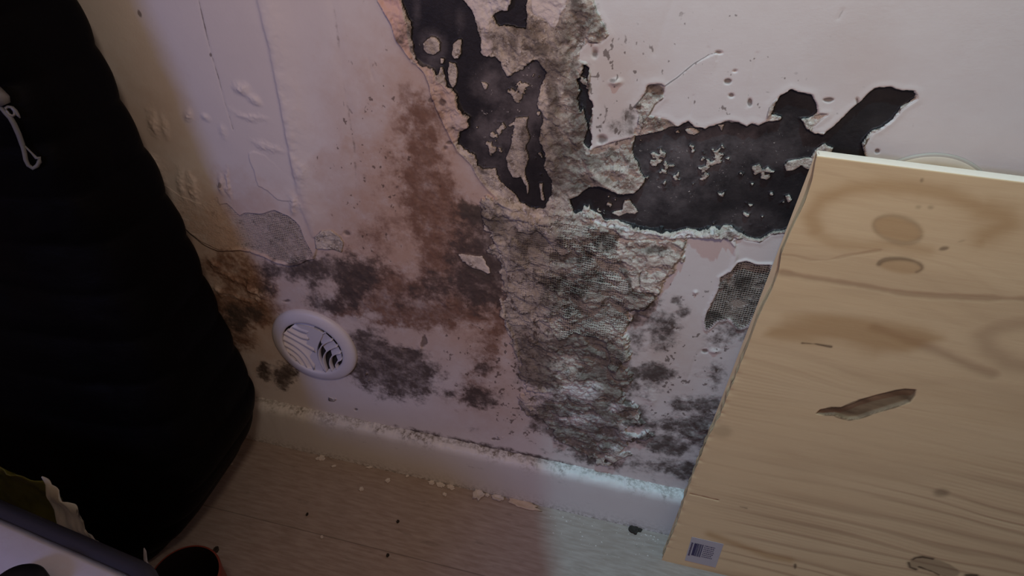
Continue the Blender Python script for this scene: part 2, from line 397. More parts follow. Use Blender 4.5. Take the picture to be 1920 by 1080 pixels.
D3 = [(1090, 115), (1100, 120), (1106, 130), (1108, 140), (1104, 150), (1105, 165), (1103, 180), (1109, 195), (1111, 215), (1106, 235), (1108, 255), (1103, 275), (1096, 268), (1098, 245), (1094, 225), (1096, 205), (1090, 195), (1088, 215), (1084, 205), (1080, 185), (1086, 172), (1078, 160), (1074, 148), (1084, 142), (1088, 128)]
D5 = [(1190, 257), (1235, 250), (1255, 240), (1272, 238), (1290, 231), (1302, 241), (1322, 244), (1347, 235), (1367, 230), (1385, 232), (1400, 240), (1410, 233), (1422, 238), (1440, 230), (1467, 231), (1467, 219), (1449, 215), (1454, 195), (1465, 181), (1483, 167), (1502, 174), (1522, 179), (1530, 197), (1532, 212), (1516, 222), (1498, 224), (1506, 232), (1508, 242), (1520, 250), (1543, 252), (1563, 238), (1577, 224), (1596, 206), (1612, 194), (1624, 182), (1640, 168), (1655, 164), (1669, 165), (1689, 171), (1712, 172), (1719, 179), (1715, 187), (1700, 196), (1690, 203), (1672, 226), (1655, 240), (1636, 247), (1618, 270), (1621, 291), (1628, 301), (1651, 310), (1673, 315), (1720, 335), (1600, 400), (1467, 434), (1450, 436), (1425, 452), (1400, 447), (1387, 436), (1375, 424), (1360, 424), (1350, 430), (1335, 426), (1312, 434), (1287, 428), (1265, 436), (1245, 435), (1220, 431), (1190, 426), (1170, 421), (1158, 415), (1150, 417), (1132, 416), (1125, 406), (1110, 397), (1095, 388), (1090, 397), (1077, 400), (1072, 385), (1067, 374), (1085, 367), (1105, 352), (1125, 350), (1155, 362), (1170, 366), (1188, 362), (1200, 350), (1207, 338), (1200, 325), (1195, 307), (1187, 298), (1185, 282)]
islands = [
 [(965, 222), (988, 222), (985, 240), (992, 260), (985, 275), (990, 300), (984, 318), (985, 332), (992, 352), (988, 372), (984, 352), (975, 335), (960, 335), (950, 320), (947, 300), (952, 285), (958, 265), (962, 245)],
 [(797, 74), (807, 68), (818, 72), (825, 82), (823, 97), (812, 105), (800, 103), (791, 94), (790, 82)],
 [(857, 76), (863, 76), (863, 100), (857, 112), (850, 112), (845, 104), (848, 84)],
 [(825, 112), (830, 113), (830, 121), (824, 121)],
 [(824, 127), (829, 128), (831, 145), (826, 150), (818, 144)],
 [(840, 118), (853, 120), (856, 140), (853, 162), (847, 168), (840, 155), (838, 135)],
 [(899, 155), (908, 155), (914, 162), (912, 171), (905, 172), (902, 163)],
 [(950, 108), (958, 110), (962, 122), (958, 133), (949, 134), (940, 122), (942, 112)],
 [(1010, 346), (1016, 346), (1018, 362), (1022, 380), (1012, 378)],
 [(1145, 402), (1152, 398), (1165, 395), (1170, 378), (1180, 377), (1190, 390), (1197, 400), (1190, 405), (1175, 403), (1160, 409)],
 [(1285, 245), (1300, 242), (1312, 250), (1302, 256), (1288, 253)], [(1346, 236), (1358, 236), (1353, 252)],
 [(1410, 315), (1424, 310), (1430, 320), (1440, 314), (1448, 322), (1456, 323), (1452, 328), (1432, 326), (1420, 329), (1410, 323)],
 [(1470, 313), (1477, 305), (1496, 301), (1510, 298), (1522, 300), (1560, 310), (1515, 322), (1502, 314), (1488, 323), (1475, 323)],
 [(1522, 297), (1530, 283), (1547, 270), (1555, 275), (1566, 280), (1561, 287), (1559, 297), (1545, 298), (1530, 306)],
 [(1345, 363), (1352, 366), (1360, 361), (1356, 372), (1348, 371)], [(1405, 343), (1415, 347), (1410, 353)], [(1443, 363), (1451, 363), (1450, 370), (1443, 369)], [(1470, 370), (1480, 367), (1486, 378), (1478, 384)],
 [(1403, 386), (1411, 387), (1407, 391)], [(1208, 335), (1216, 333), (1214, 339)]]
dk = np.full(sh, -.02)
for P in (D1, D2, D3, D5): dk = np.maximum(dk, region(P, .0050 if P is not D5 else .0030))
isl = np.full(sh, -.02)
for P in islands: isl = np.maximum(isl, region(P, .0016, ws=1))
# many tiny crumbs of plaster left on the dark wall
rs = random.Random(7)
cl = np.zeros(sh)
for (cx, cy, rx, ry, a_) in [(955, 245, 46, 30, .9), (920, 275, 30, 30, .55), (1235, 310, 34, 34, .75), (1330, 298, 34, 30, .9), (1320, 335, 30, 18, .7), (1272, 335, 18, 14, .8), (1310, 358, 22, 12, .8), (1260, 290, 60, 40, .5), (1420, 350, 60, 24, .5), (1130, 385, 40, 24, .5), (1225, 300, 26, 26, .8), (1380, 400, 90, 30, .35), (1292, 285, 18, 12, 1), (1010, 300, 14, 70, .7), (1012, 180, 14, 60, .7), (965, 165, 40, 24, .85), (1085, 165, 22, 34, .8), (1210, 265, 34, 16, .8), (1115, 300, 30, 20, .0), (900, 240, 14, 16, .6), (1000, 130, 30, 16, .7), (985, 40, 12, 18, .4)]:
    cl = np.maximum(cl, blob(cx, cy, rx, ry)*a_)
crumb = fbm(X, Z, 75, 4, 91, .65)+.35*fbm(X, Z, 230, 2, 92)
isl = np.maximum(isl, np.clip((crumb-(.74-.74*np.minimum(cl, 1)))*.006, -.02, .003)*(cl > .02)-.02*(cl <= .02))
crk = fbm(X, Z, 60, 3, 93)
A['dk'] = st(dk)*(1-st(isl, .0006)*(1-.25*(blob(807, 86, 40, 40) > .3)))
H = np.where(dk > -.004, H*(1-st(dk))-.0040*st(dk), H)
H += st(dk+.001)*st(isl, .0008)*(.0022+n_fin*.001)
A['ro'] = np.where(A['dk'] > .5, .12, A['ro'])
# dust on the dark wall: grey veils in the middle of the left hole and upper part of the right one
dust = blob(965, 200, 64, 80, 0)*1.1 + blob(945, 160, 55, 34)*.7 + blob(930, 290, 40, 50)*.6 + blob(1250, 310, 90, 60)*.95 + blob(1390, 275, 110, 50)*.6 + blob(1200, 395, 60, 30)*.4 + blob(808, 86, 24, 24)*1.2 + blob(800, 120, 22, 14)*.9 + blob(899, 232, 10, 17)*1.0 + blob(860, 42, 8, 22)*.5 + blob(1290, 340, 110, 40)*.35 + blob(1400, 420, 60, 25)*.45 + blob(778, 20, 8, 30)*.5 + blob(1270, 400, 50, 22)*.35
A['du'] = np.clip(dust+.08+n_mid*.12*(dust > .1), 0, 1); A['sk'] = np.clip(dust*1.3, 0, 1)

# flaps of paint or plaster that keep the paint colour inside the hole
flap = [[(700, -80), (748, -80), (750, 0), (756, 25), (764, 45), (765, 72), (768, 95), (775, 112), (788, 120), (780, 118), (768, 108), (757, 92), (745, 75), (735, 40), (710, 0)]]
d = region(flap[0], .0006); A['pk'] = np.maximum(A['pk'], st(d)*.85); A['pl'] *= 1-st(d); A['ro'] *= 1-st(d)*.8; H += st(d)*.0028
d = region([(782, 120), (800, 126), (812, 133), (818, 150), (832, 160), (845, 168), (853, 175), (856, 192), (868, 215), (878, 222), (877, 240), (862, 250), (856, 266), (850, 268), (836, 237), (822, 207), (811, 182), (806, 160), (796, 135)], .0008)
A['pl'] = A['pl']*(1-st(d)*.75); A['ro'] *= 1-st(d)*.6; H += st(d)*.0022
pk2 = st(d)*.15; A['pk'] = np.maximum(A['pk'], pk2)
# light paint tongues in the upper middle
for P, hh in [([(870, -80), (960, -80), (964, -10), (958, 14), (950, 22), (935, 20), (922, 32), (916, 36), (922, 55), (918, 72), (925, 82), (922, 100), (912, 108), (903, 106), (900, 96), (903, 78), (899, 52), (890, 32), (880, 15), (868, 0)], .0012),
              ([(995, -80), (1075, -80), (1060, 15), (1050, 28), (1045, 45), (1040, 54), (1030, 48), (1020, 36), (1005, 31), (998, 28), (995, 0)], .0016)]:
    d = region(P, .0016); A['pl'] *= 1-st(d)*.8; A['ro'] *= 1-st(d)*.5; H += st(d)*hh
A['pl'] = np.clip(A['pl'], 0, 1)
# moss-brown growth
g = np.maximum.reduce([blob(1060, 55, 26, 26), blob(1105, 38, 24, 30), blob(1128, 60, 10, 20), blob(1050, 75, 14, 12), blob(1085, 25, 20, 30), blob(1080, 60, 30, 20)*.8])
A['ps'] = np.maximum(A['ps'], g*.85); H += g*n_fin*.0008
for (cx, cy, rx, ry, a_) in [(1230, 172, 14, 14, 1.0), (1222, 165, 10, 8, .9), (1365, 153, 8, 6, 1), (1378, 134, 5, 3, .7), (1371, 180, 6, 5, .9), (1405, 193, 5, 9, .95), (1553, 187, 11, 5, 1), (1607, 190, 4, 9, .8), (1645, 284, 5, 5, .95), (1348, 98, 8, 4, .7), (1150, 150, 12, 6, .6), (1138, 215, 4, 30, .6), (1128, 262, 12, 10, .8), (1128, 235, 4, 22, .5), (1492, 137, 10, 6, .45), (1570, 213, 5, 4, .5), (1620, 163, 8, 3, .4), (1711, 235, 4, 8, .45), (1695, 208, 4, 4, .0), (1778, 208, 4, 4, .4), (1715, 278, 14, 3, .3), (1117, 100, 8, 12, .7), (1090, 130, 3, 6, .4),
        (1322, 658, 8, 5, .8), (1260, 567, 10, 5, .5), (1160, 490, 3, 22, .0), (1198, 520, 2.5, 20, .8), (795, 640, 6, 13, 1.0), (762, 655, 8, 3, .7), (1238, 475, 0.1, 0.1, 0), (538, 565, 9, 3, .8), (1268, 585, 8, 6, .6), (925, 824, 5, 3, .9), (933, 825, 5, 2, .9), (650, 438, 9, 7, .7), (685, 332, 12, 14, .45), (745, 350, 5, 4, .6), (825, 350, 4, 5, .6), (835, 278, 6, 5, .7), (843, 268, 8, 5, .8), (830, 190, 10, 8, .8), (667, 768, 4, 3, .8), (808, 188, 7, 5, .9), (1365, 135, 3, 2, .6), (1440, 172, 10, 3, .5), (1425, 155, 4, 12, .3)]:
    if rx < 1: continue
    q = blob(cx, cy, rx, ry); A['ln'] = np.maximum(A['ln'], q*a_); H -= .0014*sst(.3, .9, q)*(a_ > .6)
q = line([(1245, 162), (1270, 145), (1300, 120), (1330, 102), (1345, 98)], .02, .0003); A['ln'] = np.maximum(A['ln'], np.exp(-(q/.0007)**2)*.8)
H += .0006*np.exp(-((q)/.012)**2)*(pdist(X, Z, W2([(1245, 162), (1270, 145), (1300, 120), (1345, 98), (1330, 220), (1240, 220)])) > 0)
q = line([(1214, 172), (1200, 188), (1183, 206)], .02, .0003); A['ln'] = np.maximum(A['ln'], np.exp(-(q/.001)**2)*.8)
q = line([(1108, 143), (1120, 144)], .02); A['ln'] = np.maximum(A['ln'], np.exp(-(q/.001)**2)*.8)
# plaster lumps inside the right hole with little arcs
q = line([(1103, 287), (1105, 310), (1115, 330), (1135, 345), (1160, 360)], .02, .0014)
H += .003*np.exp(-(q/.005)**2); q = line([(1135, 318), (1150, 316), (1165, 322), (1185, 320)], .02, .001); H += .002*np.exp(-(q/.003)**2)
q = line([(1060, 315), (1080, 326), (1098, 326), (1104, 312)], .02, .001); H += .002*np.exp(-(q/.003)**2)

# ---- rough plaster and scrim below
RP = [(905, 372), (930, 368), (960, 384), (1000, 402), (1040, 402), (1100, 400), (1140, 418), (1190, 428), (1265, 440), (1312, 437), (1350, 430), (1395, 436), (1386, 447), (1350, 440), (1290, 447), (1286, 462), (1278, 485), (1262, 492), (1258, 508), (1244, 520), (1240, 545), (1225, 555), (1215, 567), (1195, 575), (1180, 585), (1178, 600), (1172, 620), (1176, 640), (1177, 665), (1165, 680), (1185, 700), (1170, 730), (1190, 770), (1180, 800), (1200, 815), (1180, 850), (1150, 858), (1100, 850), (1060, 840), (1045, 815), (1015, 800), (1000, 770), (985, 740), (975, 700), (968, 660), (958, 625), (948, 600), (938, 572), (950, 560), (945, 530), (938, 500), (930, 480), (920, 470), (928, 450), (915, 430), (905, 405)]
d = region(RP, .0075)+sst(.30, .20, Z)*fbm(X, Z, 28, 4, 97, .65)*.035+.004*np.clip(n_fin, -1, 1)*1.2; rp = st(d, .0018)
lowfade = sst(.30, .20, Z)      # plaster gives way to stained paint lower down
A['pl'] = np.maximum(A['pl'], rp*(1-lowfade*.45)*np.where(Z < .26, sst(-.35, .15, fbm(X, Z, 26, 4, 12, .55)+.10), 1))
A['ro'] = np.maximum(A['ro'], rp*.85)
flk = fbm(X, Z*1.5, 40, 4, 14, .62)
H += rp*sst(.10, .16, Z)*.0004+rp*(n_mid*.0014+n_fin*.0011+.0013*sst(-.20, -.18, flk)+.0013*sst(-.02, .0, flk)+.0012*sst(.12, .14, flk)+.0010*sst(.28, .30, flk))
A['ps'] = np.maximum(A['ps'], rp*np.clip(.30-flk*1.1+fbm(X, Z, 34, 5, 13, .6)*1.0, 0, 1)*.72)
MS = [(960, 440), (1000, 408), (1060, 415), (1120, 425), (1160, 440), (1157, 475), (1167, 500), (1182, 527), (1190, 541), (1217, 544), (1240, 547), (1225, 555), (1215, 567), (1195, 575), (1175, 582), (1180, 602), (1170, 620), (1172, 650), (1177, 665), (1165, 680), (1157, 691), (1140, 687), (1145, 672), (1140, 650), (1137, 636), (1117, 625), (1095, 624), (1080, 621), (1065, 627), (1050, 632), (1040, 620), (1030, 600), (1018, 595), (1000, 602), (985, 600), (960, 560), (950, 520)]
d = region(MS, .0012); ms = st(d)
H += ms*.0016+.0012*np.exp(-((d-.0012)/.0018)**2)*(Z < .33)
A['wv'] = np.maximum(A['wv'], ms*np.clip(.55+fbm(X, Z, 16, 3, 15)*1.2, 0, 1)*sst(-.14, -.06, X)*1.1+ms*.25)
A['ps'] *= 1-.55*ms
A['ps'] *= 1-.35*rp*(1-ms)*(1-.6*sst(.30, .22, Z))
for P, cut in [([(1105, 432), (1140, 434), (1160, 440), (1155, 452), (1150, 468), (1120, 466), (1108, 450)], 1), ([(1015, 415), (1050, 412), (1055, 422), (1020, 424)], .7), ([(1095, 470), (1112, 466), (1112, 482), (1098, 484)], .9)]:
    d = region(P, .003); A['wv'] = np.maximum(A['wv'], st(d, .002)*1.4*cut); A['ps'] = np.maximum(A['ps'], st(d, .003)*.5*cut)
FR = [(1160, 447), (1185, 450), (1215, 449), (1235, 452), (1250, 447), (1285, 455), (1283, 470), (1270, 485), (1258, 500), (1242, 520), (1240, 545), (1217, 543), (1190, 541), (1180, 525), (1167, 500), (1157, 475)]
d = region(FR, .0016); fr = st(d); H += fr*.0022; A['pl'] *= 1-fr*sst(.40, .34, Z)*.7; A['wv'] *= 1-fr; A['ps'] = np.maximum(A['ps']*(1-fr), fr*blob(1215, 462, 40, 10)*.6)
for P in ([(1005, 402), (1030, 410), (1060, 440), (1070, 470), (1055, 478), (1040, 462), (1020, 440), (1000, 425)], [(932, 448), (960, 440), (985, 460), (1010, 470), (1040, 485), (1030, 495), (1010, 492), (985, 488), (985, 500), (950, 505), (945, 490), (935, 470)], [(970, 412), (995, 415), (1005, 432), (990, 436), (972, 430)], [(900, 395), (925, 385), (960, 392), (995, 405), (1000, 415), (975, 410), (940, 402), (915, 405)], [(856, 474), (872, 474), (886, 480), (904, 482), (912, 492), (920, 504), (917, 512), (903, 504), (892, 501), (880, 494), (868, 489)], [(940, 560), (952, 600), (968, 640), (975, 680), (962, 640), (945, 600)], [(1052, 622), (1040, 600), (1030, 598), (1010, 596), (1030, 594), (1045, 598)], [(980, 720), (1010, 722), (1035, 728), (1010, 730), (985, 727)]):
    d = region(P, .0040, ws=1); H += st(d)*.0026; A['ps'] = np.maximum(A['ps']*(1-st(d)*.6), 0); A['pl'] = np.maximum(A['pl'], st(d)*.9)
# ripped rim along the top of the smooth pale area, right
d = region([(1150, 418), (1190, 428), (1265, 441), (1287, 432), (1312, 438), (1335, 429), (1352, 433), (1375, 427), (1388, 439), (1380, 450), (1378, 462), (1368, 448), (1345, 441), (1310, 446), (1285, 446), (1250, 446), (1200, 446), (1165, 440)], .0014)
H += st(d)*.0018; A['pl'] = np.maximum(A['pl']*(1-.5*st(d)), 0)
q = line([(1340, 441), (1365, 446), (1378, 460), (1380, 480), (1372, 500), (1365, 520), (1352, 540)], .02, .001); H += .0014*np.exp(-(q/.002)**2)
# dark scrim at the far right, by the board
d = region([(1385, 492), (1400, 490), (1418, 497), (1445, 497), (1440, 540), (1415, 590), (1400, 612), (1385, 615), (1368, 596), (1345, 600), (1325, 618), (1322, 600), (1333, 570), (1345, 548), (1350, 520), (1370, 508)], .002)
g = st(d); A['pl'] = np.maximum(A['pl'], g*.9); A['wv'] = np.maximum(A['wv'], g*1.3); A['ps'] = np.maximum(A['ps'], g*np.clip(.42+n_mid*.8, 0, 1)); A['ro'] = np.maximum(A['ro'], g*.6); H -= g*.0018
H += .0012*np.exp(-((d+.001)/.0018)**2)

# ---- mould stains, and painted shade under lifted flakes
K_ = {'br': 1.25, 'gr': 1.2, 'ps': 1.25, 'tn': 1.1}
def stain_or_shade(key, L):
    for (cx, cy, rx, ry, rot, a_) in L:
        A[key] = 1-(1-A[key])*(1-np.minimum(blob(cx, cy, rx*1.22, ry*1.22, rot)*a_*K_[key], .97))
stain_or_shade('br', [(780, 215, 42, 36, 60, .45), (800, 200, 26, 20, 0, .4), (785, 290, 34, 60, 10, .48), (790, 290, 16, 40, 10, .4), (805, 345, 32, 50, 10, .6), (815, 385, 40, 40, 20, .62), (835, 420, 46, 45, 40, .68), (850, 465, 46, 45, 50, .7), (868, 515, 60, 45, 0, .75), (820, 540, 70, 35, 5, .6), (760, 570, 90, 38, 0, .68), (690, 540, 60, 36, 20, .75), (660, 575, 50, 26, 10, .6), (740, 530, 40, 20, 10, .5), (800, 590, 60, 24, 0, .5), (900, 560, 40, 34, 0, .6),
    (740, 330, 40, 60, 0, .16), (700, 450, 36, 30, 0, .30), (740, 430, 40, 30, 30, .18), (420, 495, 36, 22, 10, .45), (470, 535, 55, 36, 30, .55), (430, 580, 46, 26, 20, .7), (445, 620, 26, 36, -10, .65), (490, 592, 26, 16, 0, .7), (420, 660, 20, 30, 0, .4), (900, 690, 34, 60, 0, .35), (915, 640, 26, 40, 0, .3), (940, 600, 22, 30, 0, .5), (880, 745, 40, 20, 0, .3), (845, 610, 40, 18, 0, .3)])
stain_or_shade('gr', [(575, 502, 42, 16, -10, .85), (578, 525, 20, 22, 60, .6), (645, 520, 40, 30, 10, .72), (690, 512, 36, 24, 10, .5), (655, 555, 34, 22, 0, .55), (600, 568, 30, 12, 12, .75), (510, 505, 26, 14, 10, .5), (505, 540, 26, 18, 20, .4), (445, 598, 24, 24, 0, .7), (497, 697, 11, 14, 0, .95), (538, 698, 18, 18, 20, .85), (530, 722, 12, 9, 0, .75), (478, 592, 16, 12, 0, .6),
    (690, 645, 40, 22, 20, .7), (720, 665, 46, 26, 25, .72), (730, 700, 64, 34, 10, .85), (770, 700, 36, 30, 0, .7), (700, 690, 34, 18, 20, .6), (780, 560, 50, 20, 0, .35), (880, 470, 40, 40, 50, .45), (900, 500, 40, 40, 0, .6), (910, 540, 34, 36, 0, .75), (870, 400, 34, 30, 20, .25), (900, 420, 30, 26, 0, .5), (830, 530, 50, 26, 0, .4), (925, 450, 18, 30, 0, .5),
    (845, 737, 12, 6, 0, .6), (895, 745, 34, 16, 0, .55), (870, 725, 18, 8, 20, .4), (912, 752, 22, 12, 0, .5), (905, 690, 16, 10, 0, .5), (1000, 800, 14, 8, 0, .5), (885, 805, 10, 5, 0, .3),
    (1230, 696, 30, 14, 8, .78), (1235, 640, 26, 14, -10, .5), (1250, 610, 26, 20, 0, .45), (1205, 590, 30, 22, 0, .55), (1190, 640, 14, 20, 0, .5), (1268, 564, 9, 8, 0, .7), (1283, 583, 10, 8, 0, .6), (1235, 830, 40, 11, 12, .98), (1258, 842, 16, 8, 20, .9), (1215, 822, 26, 8, 5, .7),
    (1300, 755, 40, 12, 0, .5), (1285, 760, 20, 8, 0, .4), (1290, 800, 50, 18, 8, .65), (1325, 805, 34, 22, 0, .75), (1335, 820, 26, 20, 0, .7), (1185, 770, 26, 14, 20, .65), (1200, 790, 24, 12, 20, .6), (1335, 760, 20, 14, 0, .5), (1280, 880, 40, 14, 10, .55), (1320, 890, 30, 18, 10, .7), (1200, 868, 150, 30, 12, .16), (1290, 850, 60, 50, 0, .12), (1100, 855, 50, 12, 12, .4), (1150, 865, 60, 12, 12, .3), (1010, 770, 30, 20, 20, .4), (1350, 640, 30, 10, 0, .35), (1375, 620, 26, 18, 0, .5), (1345, 700, 16, 24, 0, .35), (1200, 720, 30, 22, 0, .4), (1310, 700, 20, 10, 0, .2)])
stain_or_shade('ps', [(1115, 650, 44, 20, 10, .85), (1140, 665, 20, 16, 0, .7), (1070, 645, 30, 14, 0, .5), (1135, 705, 46, 22, 0, .9), (1165, 715, 24, 34, 0, .65), (1100, 750, 60, 20, 0, .75), (1130, 745, 34, 16, 0, .7), (1075, 775, 40, 14, 0, .75), (1120, 790, 34, 24, 0, .95), (1100, 808, 60, 14, 5, .85), (1030, 790, 24, 22, 30, .65), (1090, 835, 50, 12, 0, .55), (1010, 655, 40, 34, 0, .5), (990, 690, 24, 30, 0, .45), (1020, 700, 34, 16, 0, .55), (1150, 825, 34, 12, 10, .6), (1160, 770, 18, 14, 0, .5), (1000, 720, 20, 20, 0, .4),
    (1055, 442, 14, 14, 0, .5), (1000, 450, 24, 26, 0, .5), (1035, 520, 30, 16, 0, .35), (985, 500, 20, 20, 0, .3), (1040, 560, 60, 30, 0, .35), (1100, 530, 14, 60, 0, .35), (965, 465, 16, 24, 0, .4), (935, 420, 18, 26, 0, .5), (1055, 300, 24, 60, 0, .4), (1130, 310, 24, 14, 0, .35), (1080, 250, 16, 60, 0, .6), (1160, 240, 16, 16, 0, .4), (1030, 130, 20, 14, 0, .7), (1045, 130, 8, 8, 0, .8), (1000, 270, 24, 34, 0, .6), (1230, 230, 40, 10, 20, .25), (980, 55, 22, 8, 0, .7), (1080, 340, 30, 16, 0, .4), (1070, 200, 10, 60, 0, .7), (1036, 170, 10, 30, 0, .6), (1034, 230, 14, 60, 0, .45), (1045, 330, 14, 30, 0, .6), (1112, 300, 16, 10, 0, .6), (1155, 290, 24, 10, 10, .5), (1100, 345, 24, 12, 0, .7), (1150, 335, 30, 8, 0, .45), (960, 90, 10, 20, 0, .4), (1010, 90, 16, 10, 0, .5), (1000, 65, 10, 8, 0, .7), (1180, 225, 10, 24, 0, .55), (1060, 120, 40, 8, 0, .35), (895, 508, 26, 7, 28, .8), (1060, 482, 26, 8, 0, .7), (1010, 445, 14, 8, 40, .8), (1080, 635, 34, 6, 0, .8), (1200, 548, 30, 5, 5, .7), (1172, 505, 6, 26, -20, .7), (1205, 575, 30, 6, -15, .6), (985, 438, 20, 6, 0, .6), (880, 390, 30, 14, 30, .6)])  # last patches: shade below lifted flakes, painted in with the plaster stains
A['pk'] = np.maximum(A['pk'], blob(1025, 500, 30, 14)*.0)
for (cx, cy, rx, ry) in [(1082, 782, 34, 13), (1090, 728, 34, 20), (995, 735, 24, 18), (1155, 760, 20, 8)]:
    A['ps'] *= 1-.85*blob(cx, cy, rx, ry); A['pl'] *= 1-.7*blob(cx, cy, rx, ry)
for (cx, cy, rx, ry) in [(545, 545, 34, 26), (620, 540, 24, 14), (665, 600, 34, 14), (745, 630, 40, 14), (775, 515, 22, 18), (860, 650, 46, 34), (700, 590, 16, 10)]:
    q = blob(cx, cy, rx, ry); A['gr'] *= 1-.8*q; A['br'] *= 1-.7*q
stain_or_shade('tn', [(770, 260, 120, 150, 0, .55), (740, 430, 130, 90, 0, .75), (800, 330, 80, 140, 0, .7), (930, 590, 70, 50, 0, .7), (860, 620, 120, 50, 0, .5), (700, 500, 120, 60, 0, .6), (900, 420, 70, 70, 0, .6), (450, 560, 110, 110, 0, .75), (400, 430, 90, 60, 0, .5), (270, 250, 50, 90, 0, .35), (930, 700, 60, 90, 0, .4), (700, 640, 120, 60, 0, .4), (900, 760, 90, 40, 0, .3), (1240, 660, 60, 60, 0, .35), (1130, 110, 80, 60, 0, .3), (1620, 130, 60, 80, 0, .12), (1150, 200, 50, 70, 0, .3)])
spk_ = fbm(X, Z*.7, 170, 3, 95, .7)
for (cx, cy, rx, ry, a_, th) in [(1270, 150, 260, 120, .65, .40), (1150, 180, 80, 110, .8, .28), (700, 350, 70, 200, .7, .40), (1580, 120, 240, 160, .4, .50), (960, 680, 60, 140, .9, .25), (900, 660, 80, 120, .7, .34), (1290, 700, 90, 160, .8, .34), (690, 450, 60, 30, .5, .25), (870, 280, 40, 40, .7, .35), (700, 120, 80, 140, .5, .42), (1270, 500, 40, 60, .5, .42)]:
    A['ln'] = np.maximum(A['ln'], sst(th, th+.22, spk_)*np.minimum(1, blob(cx, cy, rx, ry)*1.6)*a_*(1-A['dk']))
wr = np.maximum(A['br'], A['gr'])
H += wr*n_fin*.0009 + wr*n_mid*.0008
# folds of loose paint by the coat, small flakes
for (cx, cy, rx, ry, ro_, h) in [(405, 495, 14, 5, 35, .003), (435, 520, 22, 5, 25, .003), (470, 530, 6, 20, -10, .003), (480, 545, 16, 4, 30, .004), (500, 550, 22, 6, -50, .0035), (455, 560, 28, 4, 15, .002), (410, 545, 12, 5, 45, .003), (845, 567, 12, 9, 0, .003), (670, 590, 9, 9, 0, .0025), (790, 650, 12, 5, -60, .002), (725, 672, 12, 5, 0, .002), (1125, 590, 8, 4, 0, .002), (1150, 476, 12, 3, 0, .002), (1205, 588, 10, 4, 15, .003), (1070, 585, 16, 4, -10, .002), (1040, 580, 8, 8, 0, .003), (1340, 657, 9, 4, 0, .002), (1155, 155, 10, 6, 0, .003), (1305, 547, 4, 3, 0, .002), (440, 466, 30, 4, 8, .0), (1300, 818, 20, 10, 0, .002), (1325, 800, 16, 8, 0, .003), (1220, 745, 10, 14, 0, .0015)]:
    bulge(cx, cy, rx, ry, ro_, h)
# brown line where the wall meets the skirting
q = Z-.078
A['gr'] = np.maximum(A['gr'], sst(.017, .003, q+n_mid*.004)*(.80+.6*n_mid)*sst(-.34, -.24, X)*sst(.0, -.12, X)+sst(.006, .0, q+n_fin*.003)*.8)
for k in ('pl', 'wv', 'ro', 'ps'): A[k] = np.clip(A[k], 0, 1.4)
P = np.stack([X, -H, Z], -1)
MW = wall_material()
wall = grid_obj('wall_back', P, MW, attrs=A); wall['kind'] = 'structure'

# ------------------------------------------------------------------ floor
def floor_material():
    m, nt, b = mat('worn_wood_laminate'); N = NT(nt)
    fine = N.noise(220, 5, .6, sc=(.16, 1, 1)); big = N.noise(9, 5, .6); mid = N.noise(60, 6, .6, sc=(.35, 1, 1))
    col = N.mix(N.range(fine, .2, .8), (.29, .215, .18), (.45, .37, .33))
    col = N.mix(N.math('MULTIPLY', N.range(big, .45, .75), .4), col, (.27, .21, .17))
    col = N.mix(N.math('MULTIPLY', N.range(mid, .60, .72), .5), col, (.16, .13, .11))
    sx = N.n('ShaderNodeSeparateXYZ'); N.l(N.tc.outputs['Object'], sx.inputs[0])
    y = sx.outputs[1]
    fr = N.math('FRACT', N.math('DIVIDE', N.math('ADD', y, .1375+1.3), .13))
    seam = N.range(N.math('ABSOLUTE', N.math('SUBTRACT', fr, .5)), .490, .4995)
    col = N.mix(N.math('MULTIPLY', seam, .6), col, (.08, .06, .05))
    row = N.math('FLOOR', N.math('DIVIDE', N.math('ADD', y, .1375+1.3), .13))
    wn = N.n('ShaderNodeTexWhiteNoise', noise_dimensions='1D'); N.l(row, wn.inputs['W'])
    col = N.mix(N.math('MULTIPLY', wn.outputs['Value'], .22), col, (.30, .26, .22))
    N.l(col, b.inputs['Base Color']); b.inputs['Roughness'].default_value = .5
    b.inputs['Specular IOR Level'].default_value = .35
    h = N.math('SUBTRACT', N.math('ADD', N.math('MULTIPLY', fine, .5), N.math('MULTIPLY', mid, .4)), N.math('MULTIPLY', seam, .8))
    N.l(N.bump(h, .25, .0006), b.inputs['Normal'])
    return m
bm = bmesh.new(); boxbm(bm, -1.6, 1.6, -2.2, .05, -.04, 0)
fl = bmobj('floor', bm, floor_material(), smooth=False); fl['kind'] = 'structure'

# ------------------------------------------------------------------ skirting board
def skirt_material():
    m, nt, b = mat('painted_skirting'); N = NT(nt)
    n1 = N.noise(12, 5); n2 = N.noise(180, 6, .7)
    col = N.mix(n1, (.60, .57, .55), (.70, .68, .66))
    dirt = N.math('MULTIPLY', N.attr('dt'), N.range(n2, .42, .60))
    col = N.mix(dirt, col, (.16, .13, .10))
    col = N.mix(N.math('MULTIPLY', N.range(N.noise(60, 7, .7, sc=(.4, 1, 1)), .62, .70), .45), col, (.28, .26, .25))
    N.l(col, b.inputs['Base Color']); b.inputs['Roughness'].default_value = .5
    N.l(N.bump(N.math('MULTIPLY', n2, N.math('ADD', N.attr('dt'), .08)), .7, .0015), b.inputs['Normal'])
    return m
bx = axis_coords([(-1.6, -.62, .05), (-.62, .34, .0012), (.34, 1.6, .05)])
prof = [(.0, .083), (-.003, .083), (-.006, .082), (-.009, .081), (-.012, .0795), (-.0145, .077), (-.016, .073), (-.0165, .068), (-.0165, .05), (-.0165, .03), (-.0165, .012), (-.0165, .003), (-.0165, .0)]
pr = np.array(prof); nb = len(prof)
BX = np.tile(bx, (nb, 1)); PY = np.tile(pr[:, :1], (1, len(bx))); PZ = np.tile(pr[:, 1:], (1, len(bx)))
